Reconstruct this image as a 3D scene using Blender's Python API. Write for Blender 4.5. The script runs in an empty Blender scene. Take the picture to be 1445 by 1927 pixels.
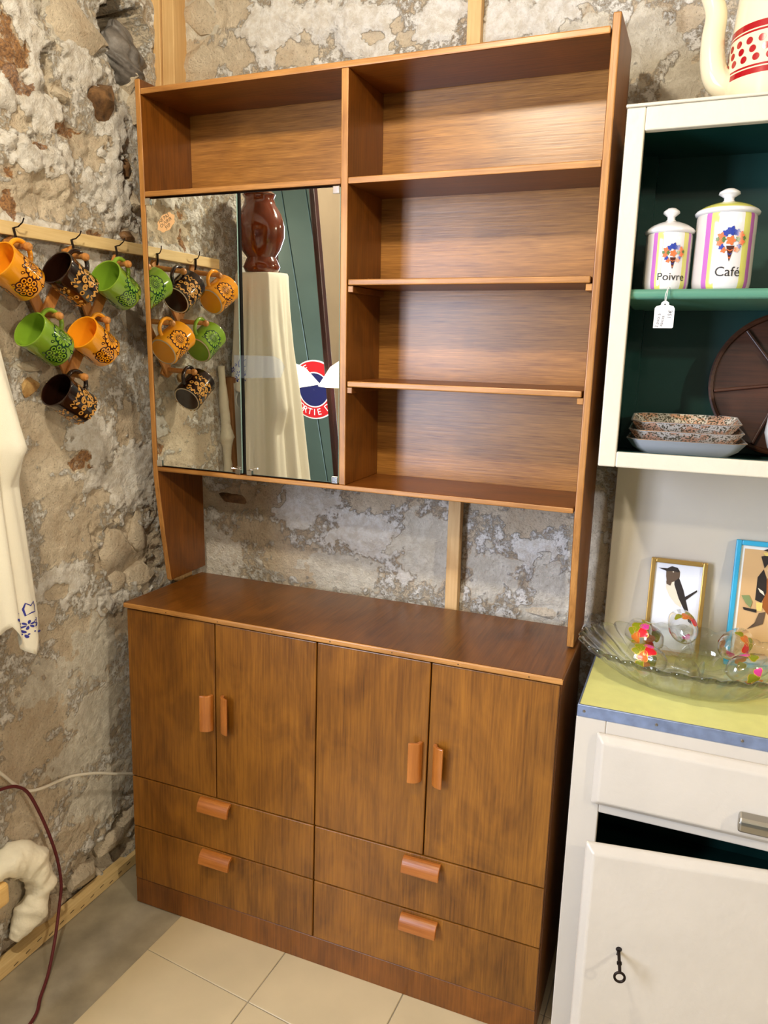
import bpy, bmesh, math, random
import numpy as np
from mathutils import Matrix, Vector, Euler

scene = bpy.context.scene
COL = scene.collection
PI = math.pi
R = math.radians

# ------------------------------------------------------------------ camera
cam_data = bpy.data.cameras.new('camera')
cam = bpy.data.objects.new('camera', cam_data)
COL.objects.link(cam)
_f = Vector((-0.36260007, 0.91359773, -0.18401192))
_r = Vector((0.92691231, 0.37403398, 0.0305313))
_u = _r.cross(_f)
M = Matrix(((_r.x, _u.x, -_f.x), (_r.y, _u.y, -_f.y), (_r.z, _u.z, -_f.z)))
cam.matrix_world = Matrix.Translation((1.40453, -1.60965, 1.59753)) @ M.to_4x4()
cam_data.sensor_fit = 'HORIZONTAL'
cam_data.sensor_width = 36.0
cam_data.lens = 36.0 * 1415.88 / 1445.0
cam_data.clip_start = 0.02
scene.camera = cam

# ------------------------------------------------------------------ world, exposure
w = bpy.data.worlds.new('world'); scene.world = w; w.use_nodes = True
w.node_tree.nodes['Background'].inputs[0].default_value = (0.55, 0.68, 1.0, 1)
w.node_tree.nodes['Background'].inputs[1].default_value = 1.0
vs = scene.view_settings
vs.view_transform = 'Standard'; vs.look = 'None'; vs.gamma = 1.0; vs.use_curve_mapping = False
vs.exposure = 0.1
scene.cycles.transparent_max_bounces = 24
scene.cycles.max_bounces = 10

# daylight entering through the window in the left wall, further down the shop
WY0, WY1, WZ0, WZ1 = -2.75, -1.5, 0.75, 2.35
ld = bpy.data.lights.new('window_daylight', 'AREA'); ld.shape = 'RECTANGLE'
ld.size = WZ1 - WZ0 - 0.1; ld.size_y = WY1 - WY0 - 0.1
ld.energy = 150; ld.color = (0.72, 0.80, 1.0)
lo = bpy.data.objects.new('window_daylight', ld); COL.objects.link(lo)
lo.location = (-0.19, (WY0 + WY1) / 2, (WZ0 + WZ1) / 2); lo.rotation_euler = (0, R(-90), 0)

LAMP_KEY = 72.0       # warm pendant over the floor in front of the wall unit
LAMP_SIDE = 150.0      # warm pendant further right in the shop
LAMP_BACK = 12.0      # warm pendant behind
LAMP_SMALL = 1.5

# ------------------------------------------------------------------ helpers
def srgb(r, g, b):
    f = lambda c: (c / 255 / 12.92) if c / 255 <= 0.04045 else ((c / 255 + 0.055) / 1.055) ** 2.4
    return (f(r), f(g), f(b), 1.0)

class MB:
    """collects geometry for one mesh"""
    def __init__(s): s.v = []; s.f = []; s.m = []
    def add(s, verts, faces, mi=0):
        o = len(s.v); s.v += [tuple(p) for p in verts]
        for i, f in enumerate(faces):
            s.f.append([k + o for k in f]); s.m.append(mi if not isinstance(mi, (list, tuple)) else mi[i])
        return s
    def box(s, x0, x1, y0, y1, z0, z1, mi=0, front=None):
        vs_ = [(x0,y0,z0),(x1,y0,z0),(x1,y1,z0),(x0,y1,z0),(x0,y0,z1),(x1,y0,z1),(x1,y1,z1),(x0,y1,z1)]
        fs = [(0,3,2,1),(4,5,6,7),(0,1,5,4),(1,2,6,5),(2,3,7,6),(3,0,4,7)]
        ms = [mi]*6
        if front is not None: ms[2] = front
        return s.add(vs_, fs, ms)
    def prism(s, poly, axis, a, b, mi=0, side=None):
        """poly: list of 2d points, extruded along axis from a to b.  axis x: (y,z)  y: (x,z)  z: (x,y)"""
        n = len(poly)
        P = {'x': lambda p, t: (t, p[0], p[1]), 'y': lambda p, t: (p[0], t, p[1]), 'z': lambda p, t: (p[0], p[1], t)}[axis]
        vv = [P(p, a) for p in poly] + [P(p, b) for p in poly]
        ff = [tuple(range(n))[::-1], tuple(range(n, 2*n))]
        mm = [mi, mi]
        for i in range(n):
            j = (i+1) % n
            ff.append((i, j, j+n, i+n)); mm.append(mi if side is None else side(poly[i], poly[j]))
        return s.add(vv, ff, mm)
    def lathe(s, prof, n=48, c=(0,0,0), mi=0, mfun=None, sx=1, sy=1, cap0=False, cap1=False, rfun=None):
        """prof: (r,z) list around z"""
        vv = []; ff = []; mm = []
        for i, (r, z) in enumerate(prof):
            for k in range(n):
                a = 2*PI*k/n
                q = r * (rfun(a, i) if rfun else 1)
                vv.append((c[0]+q*math.cos(a)*sx, c[1]+q*math.sin(a)*sy, c[2]+z))
        for i in range(len(prof)-1):
            for k in range(n):
                k2 = (k+1) % n
                ff.append((i*n+k, i*n+k2, (i+1)*n+k2, (i+1)*n+k))
                mm.append(mfun(2*PI*(k+.5)/n, i) if mfun else mi)
        if cap0: ff.append(tuple(range(n))[::-1]); mm.append(mi)
        if cap1: ff.append(tuple(range((len(prof)-1)*n, len(prof)*n))); mm.append(mi)
        return s.add(vv, ff, mm)
    def tube(s, pts, rad, n=10, mi=0, cap=True):
        pts = [Vector(p) for p in pts]
        rs = rad if isinstance(rad, (list, tuple)) else [rad]*len(pts)
        vv = []; ff = []
        up = Vector((0.13, 0.21, 0.97))
        prev = None
        for i, p in enumerate(pts):
            t = (pts[min(i+1, len(pts)-1)] - pts[max(i-1, 0)]).normalized()
            if prev is None:
                a = t.cross(up)
                if a.length < 1e-3: a = t.cross(Vector((1, 0, 0)))
            else:
                a = prev - t*prev.dot(t)
            a.normalize(); prev = a; b = t.cross(a)
            for k in range(n):
                q = 2*PI*k/n
                vv.append(p + (a*math.cos(q) + b*math.sin(q))*rs[i])
        for i in range(len(pts)-1):
            for k in range(n):
                k2 = (k+1) % n
                ff.append((i*n+k, i*n+k2, (i+1)*n+k2, (i+1)*n+k))
        if cap:
            ff.append(tuple(range(n))[::-1]); ff.append(tuple(range((len(pts)-1)*n, len(pts)*n)))
        return s.add(vv, ff, mi)
    def bar(s, a, b, wdt, thick, nrm, mi=0):
        """flat board from a to b, width wdt, thickness along nrm"""
        a = Vector(a); b = Vector(b); n = Vector(nrm).normalized(); t = (b-a).normalized(); u = n.cross(t).normalized()
        vv = []
        for p in (a, b):
            for sgn, tn in ((-1,0),(1,0),(1,1),(-1,1)):
                vv.append(p + u*sgn*wdt/2 + n*thick*tn)
        return s.add(vv, [(3,2,1,0),(4,5,6,7),(0,1,5,4),(1,2,6,5),(2,3,7,6),(3,0,4,7)], mi)
    def xf(s, mat):
        s.v = [tuple(mat @ Vector(p)) for p in s.v]; return s
    def build(s, name, mats, parent=None, bevel=0, smooth=False, seg=2, angle=40, subsurf=0):
        me = bpy.data.meshes.new(name)
        me.from_pydata(s.v, [], s.f)
        mats = mats if isinstance(mats, (list, tuple)) else [mats]
        for m in mats: me.materials.append(m)
        for p, mi in zip(me.polygons, s.m): p.material_index = mi
        me.update()
        ob = bpy.data.objects.new(name, me); COL.objects.link(ob)
        if parent: ob.parent = parent
        if smooth:
            for p in me.polygons: p.use_smooth = True
            me.set_sharp_from_angle(angle=R(angle))
        if bevel:
            b = ob.modifiers.new('bevel', 'BEVEL'); b.width = bevel; b.segments = seg; b.limit_method = 'ANGLE'; b.angle_limit = R(35)
            b.harden_normals = False
        if subsurf:
            u = ob.modifiers.new('sub', 'SUBSURF'); u.levels = subsurf; u.render_levels = subsurf
        return ob

def empty(name, loc=(0,0,0), rot=(0,0,0)):
    o = bpy.data.objects.new(name, None); COL.objects.link(o)
    o.location = loc; o.rotation_euler = rot; o.empty_display_size = .05
    return o
def tag(o, label, cat, group=None):
    o['label'] = label; o['category'] = cat
    if group: o['group'] = group
    return o
def struct(o, label=None):
    o['kind'] = 'structure'
    if label: o['label'] = label
    return o

# ------------------------------------------------------------------ numpy noise
_rng = np.random.RandomState(7)
_LAT = _rng.rand(256, 256)
def vnoise(x, y, seed=0):
    x = np.asarray(x) + seed*17.31; y = np.asarray(y) + seed*9.77
    xi = np.floor(x).astype(int); yi = np.floor(y).astype(int)
    fx = x-xi; fy = y-yi
    fx = fx*fx*(3-2*fx); fy = fy*fy*(3-2*fy)
    g = lambda a, b: _LAT[a % 256, b % 256]
    return (g(xi,yi)*(1-fx)+g(xi+1,yi)*fx)*(1-fy) + (g(xi,yi+1)*(1-fx)+g(xi+1,yi+1)*fx)*fy
def fbm(x, y, seed=0, o=5, gain=.5):
    t = 0; a = 1; s = 0
    for k in range(o):
        t = t + a*vnoise(x*2**k, y*2**k, seed+k*3); s += a; a *= gain
    return t/s
def sstep(a, b, x):
    t = np.clip((x-a)/(b-a), 0, 1); return t*t*(3-2*t)

# ------------------------------------------------------------------ materials
def newmat(name):
    m = bpy.data.materials.new(name); m.use_nodes = True
    nt = m.node_tree; bs = nt.nodes['Principled BSDF']
    return m, nt, bs
def N(nt, t, **kw):
    n = nt.nodes.new(t)
    for k, v in kw.items(): setattr(n, k, v)
    return n
def plain(name, col, rough=.5, metal=0, spec=.5, coat=0, bump=0, bscale=60, var=0, vscale=6, trans=0, emit=None, estr=0, sss=0):
    m, nt, bs = newmat(name)
    bs.inputs['Base Color'].default_value = col; bs.inputs['Roughness'].default_value = rough
    bs.inputs['Metallic'].default_value = metal; bs.inputs['Specular IOR Level'].default_value = spec
    bs.inputs['Coat Weight'].default_value = coat; bs.inputs['Coat Roughness'].default_value = .08
    if trans: bs.inputs['Transmission Weight'].default_value = trans
    if emit: bs.inputs['Emission Color'].default_value = emit; bs.inputs['Emission Strength'].default_value = estr
    if bump or var:
        tc = N(nt, 'ShaderNodeTexCoord')
        if var:
            nz = N(nt, 'ShaderNodeTexNoise'); nz.inputs['Scale'].default_value = vscale; nz.inputs['Detail'].default_value = 6
            nt.links.new(tc.outputs['Object'], nz.inputs['Vector'])
            mr = N(nt, 'ShaderNodeMapRange'); mr.inputs['From Min'].default_value = .3; mr.inputs['From Max'].default_value = .7
            mr.inputs['To Min'].default_value = 1-var; mr.inputs['To Max'].default_value = 1+var*.4
            nt.links.new(nz.outputs['Fac'], mr.inputs['Value'])
            mx = N(nt, 'ShaderNodeVectorMath', operation='SCALE'); mx.inputs[0].default_value = col[:3]
            nt.links.new(mr.outputs[0], mx.inputs['Scale']); nt.links.new(mx.outputs[0], bs.inputs['Base Color'])
        if bump:
            nb = N(nt, 'ShaderNodeTexNoise'); nb.inputs['Scale'].default_value = bscale; nb.inputs['Detail'].default_value = 5
            nt.links.new(tc.outputs['Object'], nb.inputs['Vector'])
            bp = N(nt, 'ShaderNodeBump'); bp.inputs['Strength'].default_value = bump; bp.inputs['Distance'].default_value = .004
            nt.links.new(nb.outputs['Fac'], bp.inputs['Height']); nt.links.new(bp.outputs[0], bs.inputs['Normal'])
    return m
def wood(name, dark, light, axis='z', rough=.36, spec=.5, fig=1.0, pores=.5, coat=0.0, scale=1.0):
    m, nt, bs = newmat(name)
    tc = N(nt, 'ShaderNodeTexCoord'); oi = N(nt, 'ShaderNodeObjectInfo')
    ad = N(nt, 'ShaderNodeVectorMath', operation='ADD'); sc = N(nt, 'ShaderNodeVectorMath', operation='SCALE')
    cb = N(nt, 'ShaderNodeCombineXYZ')
    for i in range(3): nt.links.new(oi.outputs['Random'], cb.inputs[i])
    sc.inputs['Scale'].default_value = 7.0
    nt.links.new(cb.outputs[0], sc.inputs[0])
    nt.links.new(tc.outputs['Object'], ad.inputs[0]); nt.links.new(sc.outputs[0], ad.inputs[1])
    def noise(across, along, detail, dist=0):
        mp = N(nt, 'ShaderNodeMapping')
        s = [across]*3; s['xyz'.index(axis)] = along
        mp.inputs['Scale'].default_value = [q*scale for q in s]
        nt.links.new(ad.outputs[0], mp.inputs['Vector'])
        nz = N(nt, 'ShaderNodeTexNoise'); nz.inputs['Scale'].default_value = 1; nz.inputs['Detail'].default_value = detail
        nz.inputs['Distortion'].default_value = dist
        nt.links.new(mp.outputs[0], nz.inputs['Vector']); return nz.outputs['Fac']
    a = noise(8, 3.6, 6, 1.6); b = noise(210, 7, 3, .2); c = noise(560, 18, 2)
    def mix(x, kx, y, ky):
        m1 = N(nt, 'ShaderNodeMath', operation='MULTIPLY'); m1.inputs[1].default_value = kx; nt.links.new(x, m1.inputs[0])
        m2 = N(nt, 'ShaderNodeMath', operation='MULTIPLY_ADD'); m2.inputs[1].default_value = ky
        nt.links.new(y, m2.inputs[0]); nt.links.new(m1.outputs[0], m2.inputs[2]); return m2.outputs[0]
    t = mix(mix(a, .55*fig, b, .45), 1, c, pores*.35)
    rp = N(nt, 'ShaderNodeMapRange'); ctr = .5*(.55*fig+.45+pores*.35)
    rp.inputs['From Min'].default_value = ctr-.2; rp.inputs['From Max'].default_value = ctr+.2
    nt.links.new(t, rp.inputs['Value'])
    mx = N(nt, 'ShaderNodeMix', data_type='RGBA'); mx.inputs['A'].default_value = dark; mx.inputs['B'].default_value = light
    nt.links.new(rp.outputs[0], mx.inputs['Factor']); nt.links.new(mx.outputs['Result'], bs.inputs['Base Color'])
    bs.inputs['Roughness'].default_value = rough; bs.inputs['Specular IOR Level'].default_value = spec
    bs.inputs['Coat Weight'].default_value = coat; bs.inputs['Coat Roughness'].default_value = .15
    bp = N(nt, 'ShaderNodeBump'); bp.inputs['Strength'].default_value = .12; bp.inputs['Distance'].default_value = .002
    nt.links.new(b, bp.inputs['Height']); nt.links.new(bp.outputs[0], bs.inputs['Normal'])
    return m
def thin_glass(name, tint=(1,1,1,1), body=.0, rough=.02, gk=.7, gp=3.2):
    """thin clear glass: transparent with a fresnel gloss and a little refracting body"""
    m = bpy.data.materials.new(name); m.use_nodes = True; nt = m.node_tree; nt.nodes.clear()
    out = N(nt, 'ShaderNodeOutputMaterial'); tr = N(nt, 'ShaderNodeBsdfTransparent'); gl = N(nt, 'ShaderNodeBsdfGlossy')
    tr.inputs[0].default_value = tint; gl.inputs['Roughness'].default_value = rough
    lw0 = N(nt, 'ShaderNodeLayerWeight'); pw = N(nt, 'ShaderNodeMath', operation='POWER'); pw.inputs[1].default_value = gp; nt.links.new(lw0.outputs['Facing'], pw.inputs[0])
    lw = N(nt, 'ShaderNodeMath', operation='MULTIPLY_ADD'); lw.inputs[1].default_value = gk; lw.inputs[2].default_value = .05; nt.links.new(pw.outputs[0], lw.inputs[0])
    mx = N(nt, 'ShaderNodeMixShader'); nt.links.new(lw.outputs[0], mx.inputs[0])
    src = tr
    if body:
        rf = N(nt, 'ShaderNodeBsdfRefraction'); rf.inputs['IOR'].default_value = 1.25; rf.inputs['Color'].default_value = tint; rf.inputs['Roughness'].default_value = rough
        m2 = N(nt, 'ShaderNodeMixShader'); m2.inputs[0].default_value = body
        nt.links.new(tr.outputs[0], m2.inputs[1]); nt.links.new(rf.outputs[0], m2.inputs[2]); src = m2
    nt.links.new(src.outputs[0], mx.inputs[1]); nt.links.new(gl.outputs[0], mx.inputs[2]); nt.links.new(mx.outputs[0], out.inputs[0])
    return m

D1, L1 = srgb(96, 50, 14), srgb(158, 96, 36)
M_door = wood('stained_veneer_upright', srgb(88,50,10), srgb(153,98,29), 'z', .33, fig=1.15)
M_side = wood('stained_veneer_side', srgb(88,48,11), srgb(142,84,25), 'z', .36)
M_top = wood('stained_veneer_depth', srgb(84,47,11), srgb(138,84,27), 'y', .28)
M_shelf = wood('stained_veneer_shelf', srgb(86,45,10), srgb(140,80,24), 'x', .36)
M_back = wood('stained_plywood_back', srgb(122,74,22), srgb(190,132,60), 'x', .34, pores=1.6, fig=.55, spec=.6)
M_edge = wood('light_edge_banding', srgb(140,90,36), srgb(198,142,76), 'z', .38, pores=.8)
M_edgex = wood('light_edge_banding_flat', srgb(140,90,36), srgb(198,142,76), 'x', .38, pores=.8)
M_handle = wood('orange_handle_wood', srgb(142,78,24), srgb(188,116,48), 'z', .3, coat=.2)
M_handlex = wood('orange_handle_wood_flat', srgb(142,78,24), srgb(188,116,48), 'x', .3, coat=.2)
M_dark = plain('shadow_gap_black', (.012,.008,.006,1), .8)
M_pine = wood('raw_pine', srgb(196,150,92), srgb(226,190,134), 'z', .6, pores=.3)
M_piney = wood('raw_pine_lengthwise', srgb(206,172,112), srgb(236,210,154), 'y', .6, pores=.3)
M_rack = wood('varnished_beech', srgb(168,104,44), srgb(206,146,76), 'z', .45)
M_cream = plain('cream_gloss_paint', srgb(200,192,178), .34, bump=.12, bscale=45, var=.04, vscale=5)
M_cream_shaded = plain('shaded_cream_front_paint', srgb(200,192,178), .36, bump=.25, bscale=60, var=.05, vscale=9)  # ivory darkened: shade of steep overhead light on lower fronts put into the colour
M_cream2 = plain('ivory_gloss_paint', srgb(212,204,184), .36, bump=.25, bscale=60, var=.05, vscale=9)
M_green = plain('dark_green_paint', srgb(16,62,56), .38, bump=.06, bscale=50, var=.1)
M_lino = plain('yellow_green_lino', srgb(226,226,142), .42, bump=.1, bscale=400, var=.06, vscale=30)
M_zinc = plain('galvanised_edging', srgb(150,168,206), .42, metal=.75, var=.25, vscale=40, bump=.1, bscale=80)
M_chrome = plain('chrome', (.8,.8,.8,1), .12, metal=1)
M_nickel = plain('brushed_nickel', srgb(170,165,155), .32, metal=1)
M_iron = plain('dark_iron', srgb(40,30,24), .5, metal=.8)
M_mirror = plain('mirror_glass', (.90,.93,.90,1), .006, metal=1)
M_gedge = plain('glass_edge', srgb(150,180,170), .08, spec=.8)
M_white = plain('white_ceramic', srgb(224,222,220), .12, coat=.4)
M_paper = plain('white_paper', srgb(228,226,222), .7)
M_ink = plain('black_ink', srgb(28,24,24), .6)
M_inkg = plain('grey_pen_ink', srgb(60,60,70), .7)

def wall_material(name):
    m, nt, bs = newmat(name)
    at = N(nt, 'ShaderNodeAttribute'); at.attribute_name = 'mask'
    sp = N(nt, 'ShaderNodeSeparateColor'); nt.links.new(at.outputs['Color'], sp.inputs[0])
    tc = N(nt, 'ShaderNodeTexCoord')
    def nz(scale, detail=6, rough=.6):
        n = N(nt, 'ShaderNodeTexNoise'); n.inputs['Scale'].default_value = scale; n.inputs['Detail'].default_value = detail; n.inputs['Roughness'].default_value = rough
        nt.links.new(tc.outputs['Object'], n.inputs['Vector']); return n.outputs['Fac']
    def math_(op, a, b=None, c=None):
        n = N(nt, 'ShaderNodeMath', operation=op)
        for i, q in enumerate((a, b, c)):
            if q is None: continue
            if isinstance(q, (int, float)): n.inputs[i].default_value = q
            else: nt.links.new(q, n.inputs[i])
        return n.outputs[0]
    def step(x, lo, hi):
        n = N(nt, 'ShaderNodeMapRange', interpolation_type='SMOOTHSTEP'); n.inputs['From Min'].default_value = lo; n.inputs['From Max'].default_value = hi
        nt.links.new(x, n.inputs['Value']); return n.outputs[0]
    def mixc(fac, a, b):
        n = N(nt, 'ShaderNodeMix', data_type='RGBA')
        if isinstance(fac, float): n.inputs['Factor'].default_value = fac
        else: nt.links.new(fac, n.inputs['Factor'])
        for k, q in (('A', a), ('B', b)):
            if isinstance(q, tuple): n.inputs[k].default_value = q
            else: nt.links.new(q, n.inputs[k])
        return n.outputs['Result']
    n1, n2, n3 = nz(9, 8, .65), nz(38, 8, .68), nz(170, 6, .7)
    stone = mixc(step(n1, .35, .65), srgb(208,188,160), srgb(238,224,200))
    stone = mixc(step(n2, .42, .62), stone, srgb(218,203,178))
    stone = mixc(math_('MULTIPLY', step(n3, .56, .7), .55), stone, srgb(238,228,208))
    stone = mixc(math_('MULTIPLY', step(n3, .44, .34), .6), stone, srgb(132,114,92))
    grey = mixc(step(n2, .4, .62), srgb(220,212,195), srgb(240,234,219))
    gmask = step(math_('MULTIPLY_ADD', n1, .5, math_('SUBTRACT', sp.outputs[2], .25)), .35, .6)
    col = mixc(gmask, stone, grey)
    pl = mixc(step(n2, .36, .64), srgb(226,218,204), srgb(250,247,240))
    edge = math_('ADD', math_('MULTIPLY_ADD', n2, .9, math_('SUBTRACT', sp.outputs[0], .45)), math_('MULTIPLY', math_('SUBTRACT', n3, .5), .5))
    col = mixc(step(edge, .46, .54), col, pl)
    och = mixc(step(n3, .4, .62), srgb(110,62,22), srgb(178,122,58))
    oe = math_('ADD', math_('MULTIPLY_ADD', n2, .8, math_('SUBTRACT', sp.outputs[1], .4)), math_('MULTIPLY', math_('SUBTRACT', n3, .5), .4))
    col = mixc(math_('MULTIPLY', step(oe, .45, .6), .85), col, och)
    nt.links.new(col, bs.inputs['Base Color'])
    bs.inputs['Roughness'].default_value = .85; bs.inputs['Specular IOR Level'].default_value = .25
    h = math_('ADD', math_('MULTIPLY', n2, 1.0), math_('ADD', math_('MULTIPLY', n3, .4), math_('MULTIPLY', step(edge, .42, .58), .28)))
    bp = N(nt, 'ShaderNodeBump'); bp.inputs['Strength'].default_value = .95; bp.inputs['Distance'].default_value = .014
    nt.links.new(h, bp.inputs['Height']); nt.links.new(bp.outputs[0], bs.inputs['Normal'])
    return m
M_wall = wall_material('rubble_plaster')
def rock_mat(name, c1, c2, rough=.75, scale=25):
    m, nt, bs = newmat(name)
    tc = N(nt, 'ShaderNodeTexCoord'); nz = N(nt, 'ShaderNodeTexNoise'); nz.inputs['Scale'].default_value = scale; nz.inputs['Detail'].default_value = 9; nz.inputs['Roughness'].default_value = .7
    nt.links.new(tc.outputs['Object'], nz.inputs['Vector'])
    mr = N(nt, 'ShaderNodeMapRange'); mr.inputs['From Min'].default_value = .35; mr.inputs['From Max'].default_value = .65; nt.links.new(nz.outputs['Fac'], mr.inputs['Value'])
    mx = N(nt, 'ShaderNodeMix', data_type='RGBA'); mx.inputs['A'].default_value = c1; mx.inputs['B'].default_value = c2
    nt.links.new(mr.outputs[0], mx.inputs['Factor']); nt.links.new(mx.outputs['Result'], bs.inputs['Base Color'])
    bs.inputs['Roughness'].default_value = rough
    bp = N(nt, 'ShaderNodeBump'); bp.inputs['Strength'].default_value = .6; bp.inputs['Distance'].default_value = .006
    nt.links.new(nz.outputs['Fac'], bp.inputs['Height']); nt.links.new(bp.outputs[0], bs.inputs['Normal'])
    return m
K_grey = M_wall
K_brown = rock_mat('brown_flint', srgb(58,36,20), srgb(150,112,72), .45)
K_ochre = rock_mat('ochre_stone', srgb(140,92,40), srgb(206,170,110))
K_red = rock_mat('rust_stone', srgb(104,52,26), srgb(170,120,84))
K_pale = M_wall
K_lead = rock_mat('lead_grey', srgb(70,66,62), srgb(138,132,126), .5, 14)

# ================================================================== THE SETTING
XL = -0.14; YB = 0.41; ZC = 2.95; YR = -3.3; XR = 5.2
LEFT_FEATURES = [[-0.129, 2.357, 0.095, 0.094, "p", 8],[0.015, 2.412, 0.118, 0.088, "g", 2],[-0.061, 2.3, 0.024, 0.046, "h", -35],[0.055, 2.34, 0.113, 0.064, "p", 10],[0.232, 2.493, 0.1, 0.097, "h", -240],[-0.181, 2.303, 0.045, 0.058, "o", -6],[-0.15, 2.235, 0.034, 0.021, "o", -4],[-0.021, 2.259, 0.039, 0.025, "b", -6],[-0.109, 2.201, 0.115, 0.054, "p", 6],[-0.147, 2.154, 0.032, 0.03, "b", -6],[0.027, 2.173, 0.071, 0.028, "o", -4],[0.177, 2.235, 0.059, 0.056, "p", 8],[0.237, 2.362, 0.048, 0.056, "g", -8],[-0.098, 2.114, 0.03, 0.012, "o", -3],[-0.118, 2.066, 0.091, 0.062, "p", 10],[0.101, 2.133, 0.081, 0.061, "b", -2],[-0.005, 2.094, 0.026, 0.052, "p", 6],[0.078, 2.074, 0.028, 0.041, "p", 6],[0.169, 2.081, 0.075, 0.085, "p", 10],[0.226, 2.137, 0.032, 0.032, "h", -20],[-0.122, 2.004, 0.1, 0.056, "s", -4],[-0.191, 2.031, 0.027, 0.022, "o", -2],[-0.192, 1.959, 0.015, 0.03, "o", -4],[-0.037, 2.01, 0.081, 0.046, "s", -2],[0.197, 1.988, 0.066, 0.036, "p", 5],[0.09, 1.941, 0.025, 0.011, "o", -2],[0.218, 1.963, 0.036, 0.015, "b", -4],[-0.113, 1.907, 0.101, 0.031, "p", 4],[0.064, 1.826, 0.12, 0.056, "p", 4],[0.232, 1.787, 0.046, 0.091, "g", 0],[-0.208, 1.694, 0.047, 0.075, "s", 0],[-0.004, 1.654, 0.096, 0.07, "s", 0],[-0.049, 1.542, 0.111, 0.055, "b", -2],[-0.152, 1.581, 0.051, 0.015, "g", -3],[-0.16, 1.531, 0.03, 0.027, "o", 3],[-0.145, 1.434, 0.086, 0.054, "b", 0],[-0.098, 1.348, 0.09, 0.056, "s", 0],[0.059, 1.379, 0.093, 0.082, "p", 4],[0.192, 1.416, 0.057, 0.079, "s", 0],[-0.188, 1.302, 0.083, 0.054, "b", -2],[-0.005, 1.325, 0.043, 0.036, "o", -2],[0.012, 1.263, 0.09, 0.033, "p", 3],[0.071, 1.217, 0.052, 0.021, "b", -3],[0.208, 1.255, 0.095, 0.097, "p", 4],[-0.055, 1.139, 0.115, 0.074, "s", 3],[-0.067, 1.244, 0.084, 0.05, "y", 0],[0.174, 1.03, 0.129, 0.124, "x", -14],[-0.083, 0.995, 0.094, 0.044, "p", 2],[-0.112, 0.98, 0.041, 0.021, "b", -4],[0.076, 0.905, 0.088, 0.04, "p", 3],[0.141, 0.82, 0.093, 0.041, "x", -6],[-0.198, 0.909, 0.068, 0.057, "s", 0],[-0.034, 0.826, 0.1, 0.062, "s", 0],[0.025, 0.757, 0.085, 0.096, "g", 2],[-0.175, 0.721, 0.107, 0.09, "g", 0],[-0.217, 0.632, 0.103, 0.074, "b", 0],[0.014, 0.561, 0.107, 0.1, "g", 2],[-0.055, 0.475, 0.142, 0.065, "g", 2],[-0.224, 0.543, 0.104, 0.045, "s", 0],[-0.001, 0.292, 0.13, 0.085, "g", 3],[-0.234, 0.392, 0.087, 0.077, "s", 2],[-0.11, 0.236, 0.098, 0.049, "s", 3],[-0.264, 0.219, 0.102, 0.092, "b", -6],[-0.035, 0.082, 0.149, 0.069, "x", -20],[0.081, 0.099, 0.093, 0.09, "x", -22],[-0.182, 0.045, 0.15, 0.082, "x", -22],[-0.313, 0.027, 0.083, 0.062, "x", -20]]
BACK_FEATURES = [[-0.03, 2.579, 0.092, 0.062, "g", 0],[0.097, 2.59, 0.071, 0.041, "s", 0],[-0.013, 2.478, 0.111, 0.057, "s", 0],[0.123, 2.463, 0.053, 0.055, "s", 0],[0.235, 2.518, 0.102, 0.081, "p", 5],[0.368, 2.528, 0.097, 0.052, "p", 6],[0.303, 2.456, 0.067, 0.034, "s", 0],[0.495, 2.487, 0.109, 0.065, "p", 6],[0.327, 2.5, 0.02, 0.01, "s", -3],[0.526, 2.47, 0.031, 0.015, "s", -3],[0.599, 2.487, 0.018, 0.018, "s", -3],[0.64, 2.45, 0.052, 0.023, "b", -3],[0.704, 2.486, 0.072, 0.062, "p", 5],[0.9, 2.449, 0.081, 0.06, "p", 6],[1.029, 2.468, 0.077, 0.047, "p", 6],[1.109, 2.411, 0.062, 0.07, "g", 2],[1.245, 2.372, 0.059, 0.081, "g", 2],[1.311, 2.285, 0.058, 0.046, "g", 2],[1.321, 2.419, 0.034, 0.034, "s", -2],[0.067, 1.17, 0.119, 0.043, "b", -6],[0.223, 1.193, 0.057, 0.051, "b", -4],[0.389, 1.208, 0.108, 0.041, "p", 3],[0.004, 0.996, 0.104, 0.089, "p", 3],[0.165, 1.085, 0.117, 0.043, "s", 0],[0.318, 1.0, 0.131, 0.069, "s", 0],[0.317, 1.16, 0.074, 0.042, "p", 3],[0.567, 1.112, 0.137, 0.065, "p", 2],[0.564, 1.224, 0.102, 0.031, "s", 0],[0.465, 1.001, 0.142, 0.059, "g", 0],[0.672, 1.012, 0.02, 0.033, "p", 1],[0.735, 1.1, 0.097, 0.095, "g", 0],[0.915, 1.242, 0.045, 0.03, "b", -2],[1.0, 1.198, 0.044, 0.037, "b", -3],[1.077, 1.242, 0.057, 0.043, "s", 0],[1.056, 1.122, 0.057, 0.037, "p", 2],[0.942, 1.047, 0.076, 0.077, "g", 0],[1.107, 1.023, 0.057, 0.09, "g", -3],[1.083, 0.944, 0.087, 0.024, "g", -6],[1.205, 1.125, 0.041, 0.145, "s", 0]]
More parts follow.
